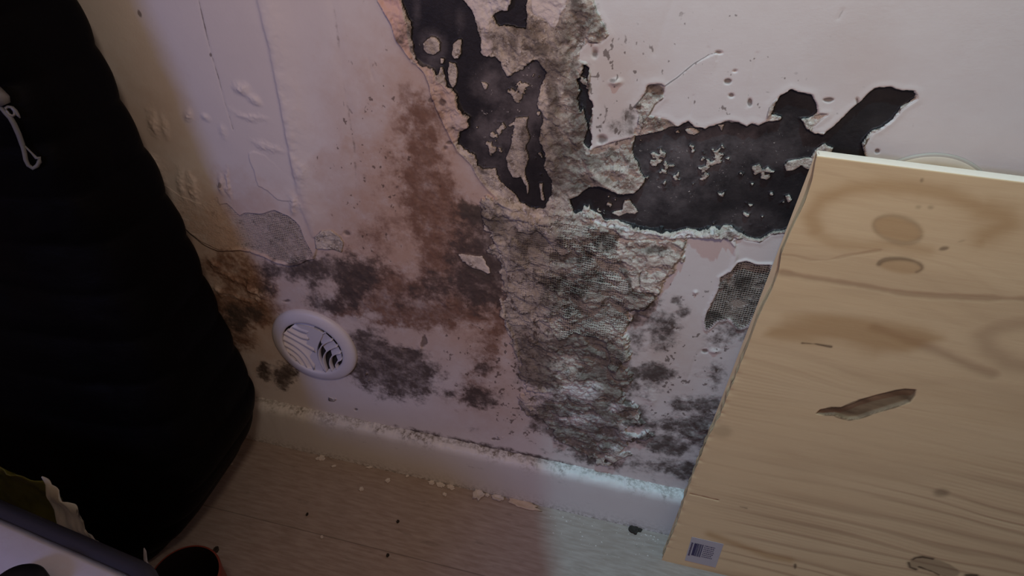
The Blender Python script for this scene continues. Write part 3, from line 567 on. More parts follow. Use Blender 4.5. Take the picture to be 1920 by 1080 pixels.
tw = np.array([1, 1, 1, 1, .8, .5, .25, .1, 0, 0, 0, .0, 0])[:, None]
nz = fbm(BX, PY*3+PZ, 120, 4, 21, .6); ny = fbm(BX, PZ+9, 90, 3, 22)
PZ = PZ + tw*nz*.0022; PY = PY - (1-tw)*.0003*ny - tw*ny*.0008
dt = tw*np.clip(.25+fbm(BX, PY, 40, 4, 23)*1.6, 0, 1); dt[0:3] = np.maximum(dt[0:3], .55)
dt = np.maximum(dt, np.array([0]*10+[.15, .5, .9])[:, None])
sk = grid_obj('baseboard_back', np.stack([BX, PY, PZ], -1)[::-1], skirt_material(), attrs={'dt': dt[::-1]}); sk['kind'] = 'structure'

# ------------------------------------------------------------------ round ventilation grille
white_pl = simple('aged_white_plastic', (.60, .57, .60), .42, .06, 30, .1, .4)
warm_lit_pl = simple('warm_lit_plastic', (.70, .62, .55), .45, .06, 30, .1, .4)  # same plastic painted lighter and creamier, as louvres catching warm light
black_in = simple('dark_duct', (.02, .017, .016), .9)
VC = at((592, 646)); vx, vz = -.4075, .215
vent = empty('ventilation_grille', (vx, -.001, vz)); vent.rotation_euler = (math.pi/2, 0, 0)   # local z -> -y
tag(vent, 'round white plastic ventilation grille set low in the mouldy wall', 'vent')
bm = bmesh.new()
R0, RI = .0600, .0425
lathe(bm, [(RI, -.002), (RI, .006), (RI+.001, .0072), (RI+.004, .0075), (.050, .0070), (.056, .0056), (.0592, .0030), (R0, .0005), (R0, -.002)], 96)
bmobj('rim', bm, white_pl, vent)
bm = bmesh.new(); bmesh.ops.create_circle(bm, cap_ends=True, segments=64, radius=RI+.001)
bmobj('duct_backing', bm, black_in, vent).location = (0, 0, -.0005)
def vloc(pts):
    q = W2(zz(pts, 480, 560, 6.3545)); return q-np.array([vx, vz])
def resamp(P, k):
    P = np.array(P); s = np.r_[0, np.cumsum(np.hypot(*np.diff(P, axis=0).T))]; t = np.linspace(0, s[-1], k)
    return np.stack([np.interp(t, s, P[:, 0]), np.interp(t, s, P[:, 1])], 1)
def smooth_line(P, k=14):
    P = resamp(P, k)
    for _ in range(2):
        Q = P.copy(); Q[1:-1] = (P[:-2]+2*P[1:-1]+P[2:])/4; P = Q
    return P
def inside(P):      # keep a curve within the opening
    r = np.hypot(P[:, 0], P[:, 1]); f = np.minimum(1, (RI+.0005)/np.maximum(r, 1e-9)); return P*f[:, None]
LL = [[(480, 270), (620, 280), (720, 310)], [(455, 300), (540, 345), (625, 375)], [(395, 340), (500, 400), (580, 440), (655, 450)], [(350, 380), (480, 450), (600, 520), (735, 605)],
      [(345, 450), (480, 520), (580, 600), (650, 680), (720, 830)], [(345, 515), (460, 575), (540, 640), (590, 710), (640, 810)], [(380, 590), (440, 625), (490, 665), (535, 720), (560, 770)], [(410, 640), (450, 680), (490, 720)]]
LL = [inside(smooth_line(vloc(p_))) for p_ in LL]
for i in range(len(LL)-1):
    a, b_ = LL[i], LL[i+1]; bm = bmesh.new(); T = 5; rows = []
    for k in range(T+1):
        f = k/T; zt = .0014+.0046*f**1.3 if k < T else .0062
        rows.append([bm.verts.new(((1-f)*p_[0]+f*q_[0]*.985, (1-f)*p_[1]+f*q_[1]*.985, zt)) for p_, q_ in zip(a, b_)])
    rows.append([bm.verts.new((v.co.x, v.co.y, .001)) for v in rows[-1]])
    for A_, B_ in zip(rows, rows[1:]):
        for k in range(len(A_)-1): bm.faces.new((A_[k], A_[k+1], B_[k+1], B_[k]))
    bmobj('louvre', bm, warm_lit_pl if i > 0 else white_pl, vent)
# smooth raised saddle between the two fans of louvres
sd = inside(smooth_line(vloc([(500, 280), (640, 300), (760, 345), (840, 385), (800, 430), (770, 500), (745, 560), (745, 640), (780, 740), (850, 835), (790, 840), (722, 832), (690, 720), (640, 640), (735, 605), (600, 520), (650, 450), (620, 375)]), 40))
bm = bmesh.new(); top = [bm.verts.new((x_, y_, .0042)) for x_, y_ in sd]; bot = [bm.verts.new((x_, y_, 0.0)) for x_, y_ in sd]
for k in range(len(top)): bm.faces.new((top[k], top[(k+1) % len(top)], bot[(k+1) % len(top)], bot[k]))
bm.faces.new(top); bmesh.ops.triangulate(bm, faces=[f for f in bm.faces if len(f.verts) > 4])
bmobj('saddle', bm, white_pl, vent, smooth=False)
RR = [([(850, 375), (800, 400), (765, 440)], .004), ([(930, 460), (850, 490), (800, 530), (768, 590), (775, 680), (810, 760), (855, 838)], .006), ([(990, 530), (890, 570), (840, 620), (822, 690), (840, 770), (862, 838)], .0064), ([(1032, 608), (960, 622), (912, 668), (902, 740), (935, 825)], .0066), ([(1040, 688), (1000, 708), (972, 750), (990, 800)], .0066)]
for pts, hh in RR:
    c = inside(smooth_line(vloc(pts), 18)); bm = bmesh.new(); rings = []
    for k, p_ in enumerate(c):
        t_ = c[min(k+1, len(c)-1)]-c[max(k-1, 0)]; t_ = t_/(np.linalg.norm(t_)+1e-9); nn = np.array([-t_[1], t_[0]])
        wv_ = .0009
        rings.append([bm.verts.new((*(p_+nn*wv_), 0)), bm.verts.new((*(p_+nn*wv_*.7), hh)), bm.verts.new((*(p_-nn*wv_*.7), hh)), bm.verts.new((*(p_-nn*wv_), 0))])
    for A_, B_ in zip(rings, rings[1:]):
        for k in range(3): bm.faces.new((A_[k], A_[k+1], B_[k+1], B_[k]))
    bm.faces.new(rings[0]); bm.faces.new(rings[-1][::-1])
    bmobj('fin', bm, white_pl, vent)
# stepped blades on the upper right, between the fins
BB = [([(765, 345), (840, 385)], [(720, 400), (800, 430)]), ([(850, 385), (925, 455)], [(765, 450), (790, 525)]), ([(935, 465), (985, 528)], [(800, 540), (845, 610)]), ([(995, 540), (1030, 605)], [(895, 585), (915, 660)]), ([(1035, 618), (1042, 685)], [(955, 640), (985, 720)])]
for a, b_ in BB:
    a = inside(resamp(vloc(a), 6)); b_ = inside(resamp(vloc(b_), 6)); bm = bmesh.new()
    r1 = [bm.verts.new((*p_, .0035)) for p_ in a]; r2 = [bm.verts.new((*p_, .0012)) for p_ in b_]
    for k in range(5): bm.faces.new((r1[k], r1[k+1], r2[k+1], r2[k]))
    bmobj('blade', bm, white_pl, vent)

# ------------------------------------------------------------------ round cover higher up, behind the board
cov = empty('round_cover', (.2235, -.0005, .5315)); cov.rotation_euler = (math.pi/2, 0, 0)
tag(cov, 'round cream wall cover peeping over the top edge of the pine board', 'cover')
bm = bmesh.new(); lathe(bm, [(.0552, .0), (.0552, .0012), (.0545, .0020), (.053, .0024)], 96); bmobj('rim', bm, simple('aged_cream_rim', (.42, .36, .30), .5), cov)
bm = bmesh.new(); lathe(bm, [(.0532, .0022), (.052, .0030), (.045, .0034), (.02, .0036), (.001, .0036)], 96, cap1=True); bmobj('plate', bm, simple('cream_cover', (.66, .56, .44), .5), cov)

# ------------------------------------------------------------------ pine board leaning on the wall
BH = .585; ytop, ybot = -.0330, -.0560
def bplane(px):
    """pixel -> (s along the width from x=0, t up the slope) on the board's front"""
    n_ = np.array([0, -(BH), (ytop-ybot)]); n_ = np.array([0, -BH, (ytop-ybot)])/math.hypot(BH, ytop-ybot)
    d_ = fw*F_PX + rt*(px[0]-960) - up*(px[1]-540); p0 = np.array([0, ybot, 0])
    P_ = CAM + d_*(((p0-CAM)@n_)/(d_@n_)); return np.array([P_[0], P_[2]/BH])
def B2(pts): 
    q = np.array([bplane(p_) for p_ in pts]); q[:, 1] *= BH; return q
edge_px = [(1530, 305), (1523, 340), (1510, 377), (1490, 420), (1472, 462), (1465, 477), (1460, 510), (1447, 547), (1433, 573), (1420, 600), (1408, 634), (1393, 673), (1375, 718), (1363, 746), (1351, 779), (1326, 824), (1298, 897), (1285, 932), (1269, 983), (1257, 1011), (1241, 1049)]
eb = B2(edge_px); o_ = np.argsort(eb[:, 1]); eb = eb[o_]
NT_, NS_ = 640, 640
tt = np.linspace(0, BH, NT_); ss = np.linspace(0, 1, NS_)
ex = np.interp(tt, eb[:, 1], eb[:, 0]); k_ = np.exp(-np.linspace(-2, 2, 9)**2); k_ /= k_.sum(); ex = np.convolve(np.pad(ex, 4, 'edge'), k_, 'valid')
XR = .60
Sx = ex[:, None]+(XR-ex[:, None])*(ss**1.5)[None, :]; Tt = np.tile(tt[:, None], (1, NS_))
# growth rings: height field warped round the knots
f = Tt + .012*fbm(Sx, Tt, 3, 3, 31)+.05*(Sx-.1)*.25
def warp(px, rx, ry, a_):
    c = B2([px])[0]; return a_*np.tanh((Tt-c[1])/ry)*np.exp(-((Sx-c[0])/rx)**2-((Tt-c[1])/(ry*3.0))**2)
f = f+warp((1690, 440), .07, .03, .030)+warp((1640, 760), .08, .015, .020)+warp((1740, 1055), .06, .012, .012)+warp((1880, 650), .05, .02, .02)+warp((1690, 500), .04, .010, .006)
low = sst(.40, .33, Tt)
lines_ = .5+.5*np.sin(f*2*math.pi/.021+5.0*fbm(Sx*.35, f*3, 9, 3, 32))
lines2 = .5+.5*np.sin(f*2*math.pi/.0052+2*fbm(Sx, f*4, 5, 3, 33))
wg = lines_**4*(.10+.62*low*sst(-.35, .25, fbm(Sx, Tt, 4, 2, 38)))+lines2**2*.16*low*sst(-.2, .5, fbm(Sx, Tt, 9, 2, 34))  # grain, made stronger low down to paint in the board's dimmer bottom
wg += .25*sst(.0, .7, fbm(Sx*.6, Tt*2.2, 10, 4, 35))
kn = np.zeros_like(f); og = np.zeros_like(f); bh = np.zeros_like(f)
wn1 = fbm(Sx, Tt, 60, 3, 36)
def bregion(pts): return pdist(Sx, Tt, B2(pts))+wn1*.0012
def bline(pts, wd): return np.exp(-((pdist(Sx, Tt, B2(pts), False)+wn1*.0015)/wd)**2)
def bell(cx, cy, rx, ry, rot=0):
    a_ = math.radians(rot); return [(cx+rx*math.cos(t)*math.cos(a_)-ry*math.sin(t)*math.sin(a_), cy+rx*math.cos(t)*math.sin(a_)+ry*math.sin(t)*math.cos(a_)) for t in np.linspace(0, 2*math.pi, 28)[:-1]]
og_ = 0
ring = [(1530, 430), (1518, 405), (1540, 375), (1590, 355), (1650, 348), (1710, 352), (1770, 362), (1830, 385), (1858, 402), (1890, 410), (1890, 425), (1850, 440), (1840, 452)]
og = np.maximum(og, bline(ring, .008)*.75); og = np.maximum(og, bline([(1530, 440), (1570, 458), (1620, 462), (1680, 458), (1740, 470)], .006)*.5)
og = np.maximum(og, bline([(1850, 395), (1880, 405), (1890, 420), (1850, 440)], .012)*.8)
og = np.maximum(og, sst(-.003, .004, bregion(bell(1683, 430, 48, 25, 14)))*.8)
kn = np.maximum(kn, bline(bell(1683, 430, 46, 24, 14), .002)*.22)
og = np.maximum(og, sst(-.002, .003, bregion(bell(1688, 499, 42, 15, 4)))*.6)
kn = np.maximum(kn, bline(bell(1688, 499, 41, 14, 4)[14:]+bell(1688, 499, 41, 14, 4)[:4], .0018)*.55)
kn = np.maximum(kn, sst(-.001, .002, bregion(bell(1770, 466, 10, 4, -10)))*.6); kn = np.maximum(kn, sst(-.001, .002, bregion(bell(1803, 452, 8, 2.5, -10)))*.4)
kn = np.maximum(kn, sst(-.001, .002, bregion(bell(1728, 338, 3, 4, 20)))*.5)
for (a_, b_) in ((1722, 388), (1745, 389)): kn = np.maximum(kn, sst(-.002, .002, bregion(bell(a_, b_, 5, 3)))*.35)
og = np.maximum(og, sst(-.008, .008, .008*fbm(Sx*.5, Tt*3, 14, 3, 44)+bregion([(1475, 600), (1560, 598), (1640, 606), (1720, 620), (1760, 634), (1700, 660), (1640, 665), (1580, 650), (1500, 640), (1430, 632), (1440, 612)]))*.85)
kn = np.maximum(kn, bline([(1505, 643), (1530, 645), (1558, 650)], .0009)*.75)
wg = np.maximum(wg, bline([(1466, 512), (1520, 522), (1600, 534), (1700, 552), (1800, 558), (1920, 562)], .0035)*.95)
wg = np.maximum(wg, bline([(1640, 618), (1700, 640), (1760, 660), (1820, 688), (1860, 702)], .006)*.85)
wg = np.maximum(wg, bline([(1920, 608), (1870, 615), (1842, 632), (1855, 658), (1890, 682), (1920, 690)], .010)*.7)
wg = np.maximum(wg, bline([(1468, 478), (1490, 480), (1520, 488), (1550, 488), (1600, 478), (1650, 470)], .0015)*.6)
og = np.maximum(og, bline([(1330, 1002), (1380, 1020), (1440, 1042), (1480, 1050)], .006)*.8); kn = np.maximum(kn, sst(-.001, .002, bregion(bell(1491, 1062, 4, 6)))*.8)
kn = np.maximum(kn, bline([(1294, 926), (1320, 932), (1346, 938)], .0009)*.85); bh -= bline([(1294, 926), (1320, 932), (1346, 938)], .0012)*.0015
kn = np.maximum(kn, bline([(1388, 950), (1400, 953)], .0012)*.5); kn = np.maximum(kn, sst(-.006, .004, bregion(bell(1352, 808, 18, 10, 10)))*.22); kn = np.maximum(kn, sst(-.004, .004, bregion(bell(1765, 924, 14, 7)))*.45)
# resin pocket
pk_ = zz([(212, 728), (240, 700), (330, 680), (400, 682), (470, 655), (560, 618), (700, 580), (830, 548), (900, 538), (985, 545), (975, 590), (940, 640), (870, 665), (740, 705), (640, 735), (540, 772), (460, 780), (400, 762), (350, 742), (270, 742)], 1480, 600, 4.1545)
dd = bregion(pk_); g = sst(-.0006, .0008, dd)
pocket = g*(.80+.20*fbm(Sx, Tt*3, 50, 3, 37)); bh -= g*.0028*sst(0, .004, dd+.001)
kn = np.maximum(kn, pocket*.97); kn = np.maximum(kn, bline(pk_+[pk_[0]], .0008)*.8)
kn2 = zz([(620, 700), (640, 670), (690, 630), (760, 618), (850, 625), (960, 660), (1080, 705), (1180, 760), (1210, 800), (1180, 840), (1040, 860), (960, 820), (880, 790), (800, 760), (740, 735), (700, 770), (640, 750)], 1600, 940, 6)
kn = np.maximum(kn, sst(-.001, .002, bregion(kn2))*.42)
for pl_ in ([(670, 655), (700, 635), (780, 628), (890, 650)], [(625, 690), (640, 740), (700, 765)], [(740, 735), (820, 765), (900, 790), (960, 825)], [(1270, 830), (1380, 835)]):
    kn = np.maximum(kn, bline(zz(pl_, 1600, 940, 6), .0022)*.92)
bh += -(wg-.3)*.00035
# edge wear: grooves where soft rings end at the cut edge
edge_n = (lines_**2)*np.exp(-((Sx-ex[:, None])/.004)**2); bh -= edge_n*.0007*low
nrm = np.array([0, -BH, ytop-ybot]); nrm = nrm/np.linalg.norm(nrm)
ysl = ybot+(ytop-ybot)*Tt/BH
Pf = np.stack([Sx, ysl, Tt], -1)+bh[..., None]*nrm
TH = .0125
def back_pt(P_, k): return P_ - nrm*k
edges = []; ks = np.array([1, .93, .86, .76, .66, .60, .52, .44, .34, .26, .18, .10, .04])*TH
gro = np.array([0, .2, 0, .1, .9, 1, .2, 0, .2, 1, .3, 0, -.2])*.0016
for k, g_ in zip(ks, gro):
    q = Pf[:, 0]-nrm*k; q = q.copy(); q[:, 0] += g_ + .0012*fbm(tt*1.0, tt*0+k*30, 30, 3, 41)+(.0004*np.sin(f[:, 0]*2*math.pi/.019+3*fbm(tt, tt*0, 14, 2, 43))*low[:, 0]); edges.append(q)
full = np.concatenate([np.stack(edges, 1), Pf], 1)              # side strip + front
ne = len(ks)
att = {}
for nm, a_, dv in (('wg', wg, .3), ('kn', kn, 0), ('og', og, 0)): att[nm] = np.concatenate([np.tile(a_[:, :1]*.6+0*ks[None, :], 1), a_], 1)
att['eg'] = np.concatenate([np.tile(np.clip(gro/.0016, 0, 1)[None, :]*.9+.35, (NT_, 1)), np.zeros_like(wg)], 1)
att['tp'] = np.zeros((NT_, ne+NS_))
# top face rows
r1 = full[-1:].copy(); r1[..., 2] += .0004; r1 = r1-nrm*.0008
r2 = full[-1:].copy(); r2[0, ne:] = Pf[-1]-nrm*TH; r2[0, :ne] = edges[0][-1]
full = np.concatenate([full, r1, r2], 0)
for k in att: att[k] = np.concatenate([att[k], att[k][-1:]*(.2 if k != 'eg' else 1), att[k][-1:]*(.2 if k != 'eg' else 1)], 0)
att['tp'][-2:] = 1  # top face coloured paler to look lit from above
def wood_material():
    m, nt, b = mat('pine_wood'); N = NT(nt)
    n1 = N.noise(26, 5, .6, sc=(.25, 1, 1)); n2 = N.noise(260, 4, .6, sc=(.08, 1, 1))
    col = N.mix(n1, (.66, .46, .25), (.76, .57, .335))
    col = N.mix(N.math('MULTIPLY', n2, .25), col, (.50, .34, .21))
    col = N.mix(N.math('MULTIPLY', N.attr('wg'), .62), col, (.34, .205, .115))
    col = N.mix(N.math('MULTIPLY', N.attr('og'), .70), col, (.40, .22, .085))
    col = N.mix(N.attr('kn'), col, (.06, .03, .016))
    col = N.mix(N.math('MULTIPLY', N.range(N.attr('eg'), .2, .5), .6), col, (.42, .37, .24))
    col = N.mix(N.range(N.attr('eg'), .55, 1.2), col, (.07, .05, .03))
    col = N.mix(N.math('MULTIPLY', N.attr('tp'), .75), col, (.95, .79, .68))
    N.l(col, b.inputs['Base Color']); b.inputs['Roughness'].default_value = .55; b.inputs['Specular IOR Level'].default_value = .25
    N.l(N.bump(N.math('ADD', n2, N.math('MULTIPLY', N.attr('wg'), -.6)), .25, .0006), b.inputs['Normal'])
    return m
MWD = wood_material()
board = empty('pine_board', (.1, ybot, 0)); tag(board, 'pale knotty pine board leaning upright against the mouldy wall', 'board')
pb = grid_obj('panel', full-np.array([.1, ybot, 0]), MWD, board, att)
bm = bmesh.new()
bk = [Vector(tuple(v-np.array([.1, ybot, 0]))) for v in (edges[0][0], full[-1, 0], full[-1, -1], Pf[0, -1]-nrm*TH)]
vs = [bm.verts.new(v) for v in bk]; bm.faces.new(vs)
fr_ = [Vector(tuple(v-np.array([.1, ybot, 0]))) for v in (Pf[0, -1], Pf[-1, -1])]
a2 = [bm.verts.new(v) for v in fr_]; bm.faces.new((vs[3], vs[2], a2[1], a2[0]))
bmobj('back_face', bm, simple('pine_back', (.6, .44, .29), .6), board, smooth=False)
# price sticker with a barcode, low on the left
stq = B2(zz([(700, 650), (850, 330), (1380, 440), (1330, 830), (640, 760)], 1220, 980, 10.667))
def bpt(s_, t_, lift=.0): return np.array([s_, ybot+(ytop-ybot)*t_/BH, t_])+nrm*lift-np.array([.1, ybot, 0])
cs = B2([(1262, 1052)])[0]
sticker_w, sticker_h = .050, .036
P0 = B2([(1283, 1047)])[0]
def quad(bm, s0, s1, t0, t1, lift):
    vs_ = [bm.verts.new(tuple(bpt(a_, b_, lift))) for a_, b_ in ((s0, t0), (s1, t0), (s1, t1), (s0, t1))]; bm.faces.new(vs_)
    return vs_
ba = B2([(1289, 1040)])[0]; bb = B2([(1345, 1042)])[0]
s0, t0 = B2([(1284, 1050)])[0]; s1 = B2([(1352, 1034)])[0][0]; t1 = B2([(1305, 1008)])[0][1]
bm = bmesh.new(); quad(bm, s0, s1, t0, t1, .00055)
r = bmesh.ops.extrude_face_region(bm, geom=bm.faces[:]); bmesh.ops.translate(bm, verts=[v for v in r['geom'] if isinstance(v, bmesh.types.BMVert)], vec=tuple(-nrm*.0004))
stk = bmobj('sticker', bm, simple('sticker_paper', (.42, .38, .40), .4, .04), board, smooth=False); stk['label'] = 'small pale paper sticker with a barcode'
ink = simple('violet_ink', (.045, .035, .09), .6)
W_ = s1-s0; H_ = t1-t0; bm = bmesh.new(); rr_ = random.Random(3)
x_ = s0+W_*.14
while x_ < s0+W_*.40:                                           # bars, standing upright on the sticker
    bw = rr_.choice([.0005, .0008, .0012]); quad(bm, x_, x_+bw, t0+H_*.28, t0+H_*.80, .0008); x_ += bw+rr_.choice([.0004, .0007])
quad(bm, s0+W_*.14, s0+W_*.20, t0+H_*.30, t0+H_*.78, .00082)
bmobj('barcode', bm, ink, stk, smooth=False)
bm = bmesh.new()
for k in range(7):                                              # tiny lines of print, too small to read in the photo
    z_ = t0+H_*(.76-.075*k); x_ = s0+W_*.46
    while x_ < s0+W_*(.80-.03*(k % 3)):
        lw = rr_.uniform(.0007, .0022); quad(bm, x_, x_+lw, z_, z_+H_*.028, .0008); x_ += lw+.0006
for k in range(9):
    x_ = s0+W_*(.04+.0); z_ = t0+H_*(.25+.062*k); quad(bm, x_, x_+W_*.06, z_, z_+H_*.042, .0008)
bmobj('small_print', bm, ink, stk, smooth=False)

# ------------------------------------------------------------------ black quilted coat
def coat_material():
    m, nt, b = mat('black_quilted_nylon'); N = NT(nt)
    c = N.mix(N.noise(40, 5), (.0012, .0009, .0011), (.003, .0024, .0026)); N.l(c, b.inputs['Base Color'])
    b.inputs['Roughness'].default_value = .55; b.inputs['Specular IOR Level'].default_value = .04
    N.l(N.bump(N.noise(90, 4, sc=(1, 1, 2)), .3, .002), b.inputs['Normal']); return m
MC = coat_material()
prof_z = [0, .012, .03, .06, .109, .150, .187, .241, .308, .37, .432, .483, .53, .595, .657, .9]
prof_x = [-.565, -.548, -.532, -.507, -.479, -.462, -.457, -.466, -.478, -.486, -.499, -.508, -.515, -.523, -.536, -.565]
zc = np.linspace(.0, .88, 260); na = 120
xr = np.interp(zc, prof_z, prof_x); k_ = np.exp(-np.linspace(-2, 2, 13)**2); k_ /= k_.sum(); xr = np.convolve(np.pad(xr, 6, 'edge'), k_, 'valid')
baf = np.abs(np.sin(zc*math.pi/.052+.6))**.7                       # padded rows
rowsP = []
for i, z_ in enumerate(zc):
    xR = xr[i]; xL = -1.25; yB = -.030; yF = -.272+.037*min(1, max(0, (z_-.04)/.14))+.055*min(1, max(0, (z_-.18)/.25))
    if z_ < .05: yB -= .035*(1-z_/.05)**2
    cx_, cy_ = (xR+xL)/2, (yB+yF)/2; ax, ay = (xR-xL)/2, (yB-yF)/2
    ang = np.linspace(0, 2*math.pi, na, endpoint=False)
    # rounded-box section, denser on the right end
    e = .30
    X_ = cx_+ax*np.sign(np.cos(ang))*np.abs(np.cos(ang))**e; Y_ = cy_+ay*np.sign(np.sin(ang))*np.abs(np.sin(ang))**.42
    amp = .0042*(baf[i]-.6); nx_, ny_ = np.cos(ang), np.sin(ang)
    wr_ = fbm(X_*1.0+Y_, np.full(na, z_)*1.2, 16, 3, 51)*.006
    X_ = X_+nx_*(amp+wr_*.35); Y_ = Y_+ny_*(amp+wr_)
    zoff = (Y_-yB)*-.10*0
    rowsP.append(np.stack([X_, np.minimum(Y_, -.004 if z_ > .09 else -.020), np.full(na, z_)+zoff], -1))
Pc = np.stack(rowsP); Pc = np.concatenate([Pc, Pc[:, :1]], 1)
coat = empty('quilted_coat', (-.8, -.13, 0)); tag(coat, 'black quilted padded coat bulging at the left of the wall down to the floor', 'coat')
body = grid_obj('coat_body', (Pc-np.array([-.8, -.13, 0]))[:, ::-1], MC, coat)
capv = [tuple(v-np.array([-.8, -.13, 0])) for v in Pc[-1][:-1]]
obj('coat_top', capv+[tuple(np.mean(capv, 0)+np.array([0, 0, .01]))], [(k, (k+1) % na, na) for k in range(na)], MC, coat)
capv = [tuple(v-np.array([-.8, -.13, 0])) for v in Pc[0][:-1]]
obj('coat_hem', capv+[tuple(np.mean(capv, 0))], [((k+1) % na, k, na) for k in range(na)], MC, coat)
# zip pull: slider tab, ring and a looped cord (drawn where it hangs, on the coat's near side)
cordm = simple('pale_grey_cord', (.13, .125, .115), .6, .1, 200, .3)
metal = simple('dull_zip_metal', (.11, .10, .09), .4, .1, 100, .0, .6)
from mathutils.bvhtree import BVHTree
bv = BVHTree.FromPolygons([Vector(v.co)+Vector((-.8, -.13, 0)) for v in body.data.vertices], [tuple(p_.vertices) for p_ in body.data.polygons])
def on_coat(px, lift=.004):
    d_ = Vector(tuple(fw*F_PX + rt*(px[0]-960) - up*(px[1]-540))).normalized()
    hit = bv.ray_cast(Vector(tuple(CAM)), d_)[0]
    if hit is None: return Vector(tuple(at(px, 1, -.06)))-Vector((-.8, -.13, 0))
    return hit-d_*lift-Vector((-.8, -.13, 0))
zp = lambda L, **k: [on_coat(q_, **k) for q_ in zz(L, 0, 150, 5.684)]
bm = bmesh.new(); tube(bm, zp([(-60, 190), (-20, 175), (30, 215), (62, 260)], lift=.005), [.007, .0085, .0065, .004], 10)
pull = bmobj('zip_pull', bm, metal, coat); pull['label'] = 'dull metal zip pull'
bm = bmesh.new(); tube(bm, zp([(60, 300), (85, 285), (120, 290), (150, 325), (160, 365), (135, 385), (100, 370), (70, 335)]), .0014, 8, True); bmobj('ring', bm, metal, pull)
bm = bmesh.new(); tube(bm, zp([(130, 285), (165, 330), (190, 370), (215, 405)]), [.001, .0016, .0014, .0006], 8); tube(bm, zp([(0, 285), (60, 350), (110, 400), (150, 470), (200, 580), (235, 680), (262, 770), (275, 850), (300, 905), (350, 940), (395, 915), (420, 870), (415, 830), (385, 830), (340, 780), (290, 730), (245, 690)]), [.0015, .002, .0022, .0022, .0022, .0022, .002, .0019, .0018, .0018, .0018, .002, .002, .0014, .0009, .0009, .001], 8)
bmobj('cord', bm, cordm, pull)['label'] = 'pale grey looped cord'

# ------------------------------------------------------------------ grey storage box, cup, papers at the lower left
ZB = .31
e0_, e1_ = at((0, 935), 2, ZB), at((280, 1055), 2, ZB)
ang = math.atan2(e1_[1]-e0_[1], e1_[0]-e0_[0])
box = empty('storage_box', (e1_[0]+.012*math.cos(ang), e1_[1]+.012*math.sin(ang), 0), ang)   # local +y is towards the wall, box runs to -x
tag(box, 'grey plastic storage box with a dark rim in the lower left corner', 'box')
gp = simple('grey_plastic', (.60, .56, .62), .5, .12, 40, .3, .3, .002); dkp = simple('dark_rim_plastic', (.028, .027, .036), .45)
def rrect(x0, x1, y0, y1, r, k=8):
    out = []
    for cx_, cy_, a0 in ((x1-r, y1-r, 0), (x0+r, y1-r, 90), (x0+r, y0+r, 180), (x1-r, y0+r, 270)):
        for i in range(k+1):
            a_ = math.radians(a0+90*i/k); out.append((cx_+r*math.cos(a_), cy_+r*math.sin(a_)))
    return out
def prism(bm, levels):
    rings = [[bm.verts.new((x_, y_, z_)) for x_, y_ in o_] for o_, z_ in levels]; n_ = len(rings[0])
    for A_, B_ in zip(rings, rings[1:]):
        for k in range(n_): bm.faces.new((A_[k], A_[(k+1) % n_], B_[(k+1) % n_], B_[k]))
    bm.faces.new(rings[0][::-1]); bm.faces.new(rings[-1])
x0, x1, y0, y1 = -.50, .02, -.36, 0.0
bm = bmesh.new(); prism(bm, [(rrect(x0+.03, x1-.03, y0+.03, y1-.03, .03), 0), (rrect(x0+.012, x1-.012, y0+.012, y1-.012, .035), ZB-.02)]); bmobj('tub', bm, gp, box)
bm = bmesh.new(); prism(bm, [(rrect(x0, x1, y0, y1, .04), ZB-.022), (rrect(x0-.001, x1+.001, y0-.001, y1+.001, .041), ZB-.004), (rrect(x0+.003, x1-.003, y0+.003, y1-.003, .038), ZB), (rrect(x0+.010, x1-.010, y0+.010, y1-.010, .034), ZB+.001), (rrect(x0+.013, x1-.013, y0+.013, y1-.013, .032), ZB-.004)]); bmobj('rim', bm, dkp, box)
bm = bmesh.new(); prism(bm, [(rrect(x0+.0135, x1-.0135, y0+.0135, y1-.0135, .031), ZB-.0035), (rrect(x0+.02, x1-.02, y0+.02, y1-.02, .026), ZB+.0005), (rrect(x0+.04, x1-.04, y0+.04, y1-.04, .02), ZB+.0012)]); bmobj('lid', bm, gp, box)
# small black lid lying on the box
c = at((30, 1106), 2, ZB+.012)
bm = bmesh.new(); lathe(bm, [(.020, 0), (.022, .002), (.022, .010), (.020, .013), (.012, .014), (.001, .0142)], 40, True, True)
cap = bmobj('black_cap', bm, simple('black_plastic', (.006, .0055, .007), .5)); cap.location = (c[0], c[1], ZB+.0022)
tag(cap, 'round black cap lying on the grey storage box', 'cap')
# cup on the floor
cz = .13; cc = at((346, 1080), 2, cz)
cup = empty('cup', (cc[0], cc[1], 0)); tag(cup, 'dark reddish brown cup standing on the floor at the bottom edge, beside the grey box', 'cup')
redm = simple('red_brown_plastic', (.17, .032, .018), .45, .15, 60); dki = simple('dark_inside', (.010, .006, .006), .6)
bm = bmesh.new(); lathe(bm, [(.038, 0), (.0395, .001), (.0400, .012), (.0385, .05), (.0368, cz-.012), (.0372, cz-.009), (.0374, cz-.002), (.0368, cz), (.0352, cz)], 64, True); bmobj('wall', bm, redm, cup)
bm = bmesh.new(); lathe(bm, [(.0353, cz-.0003), (.0345, cz-.018), (.035, .006), (.001, .006)], 64, False, True); bmobj('inside', bm, dki, cup)
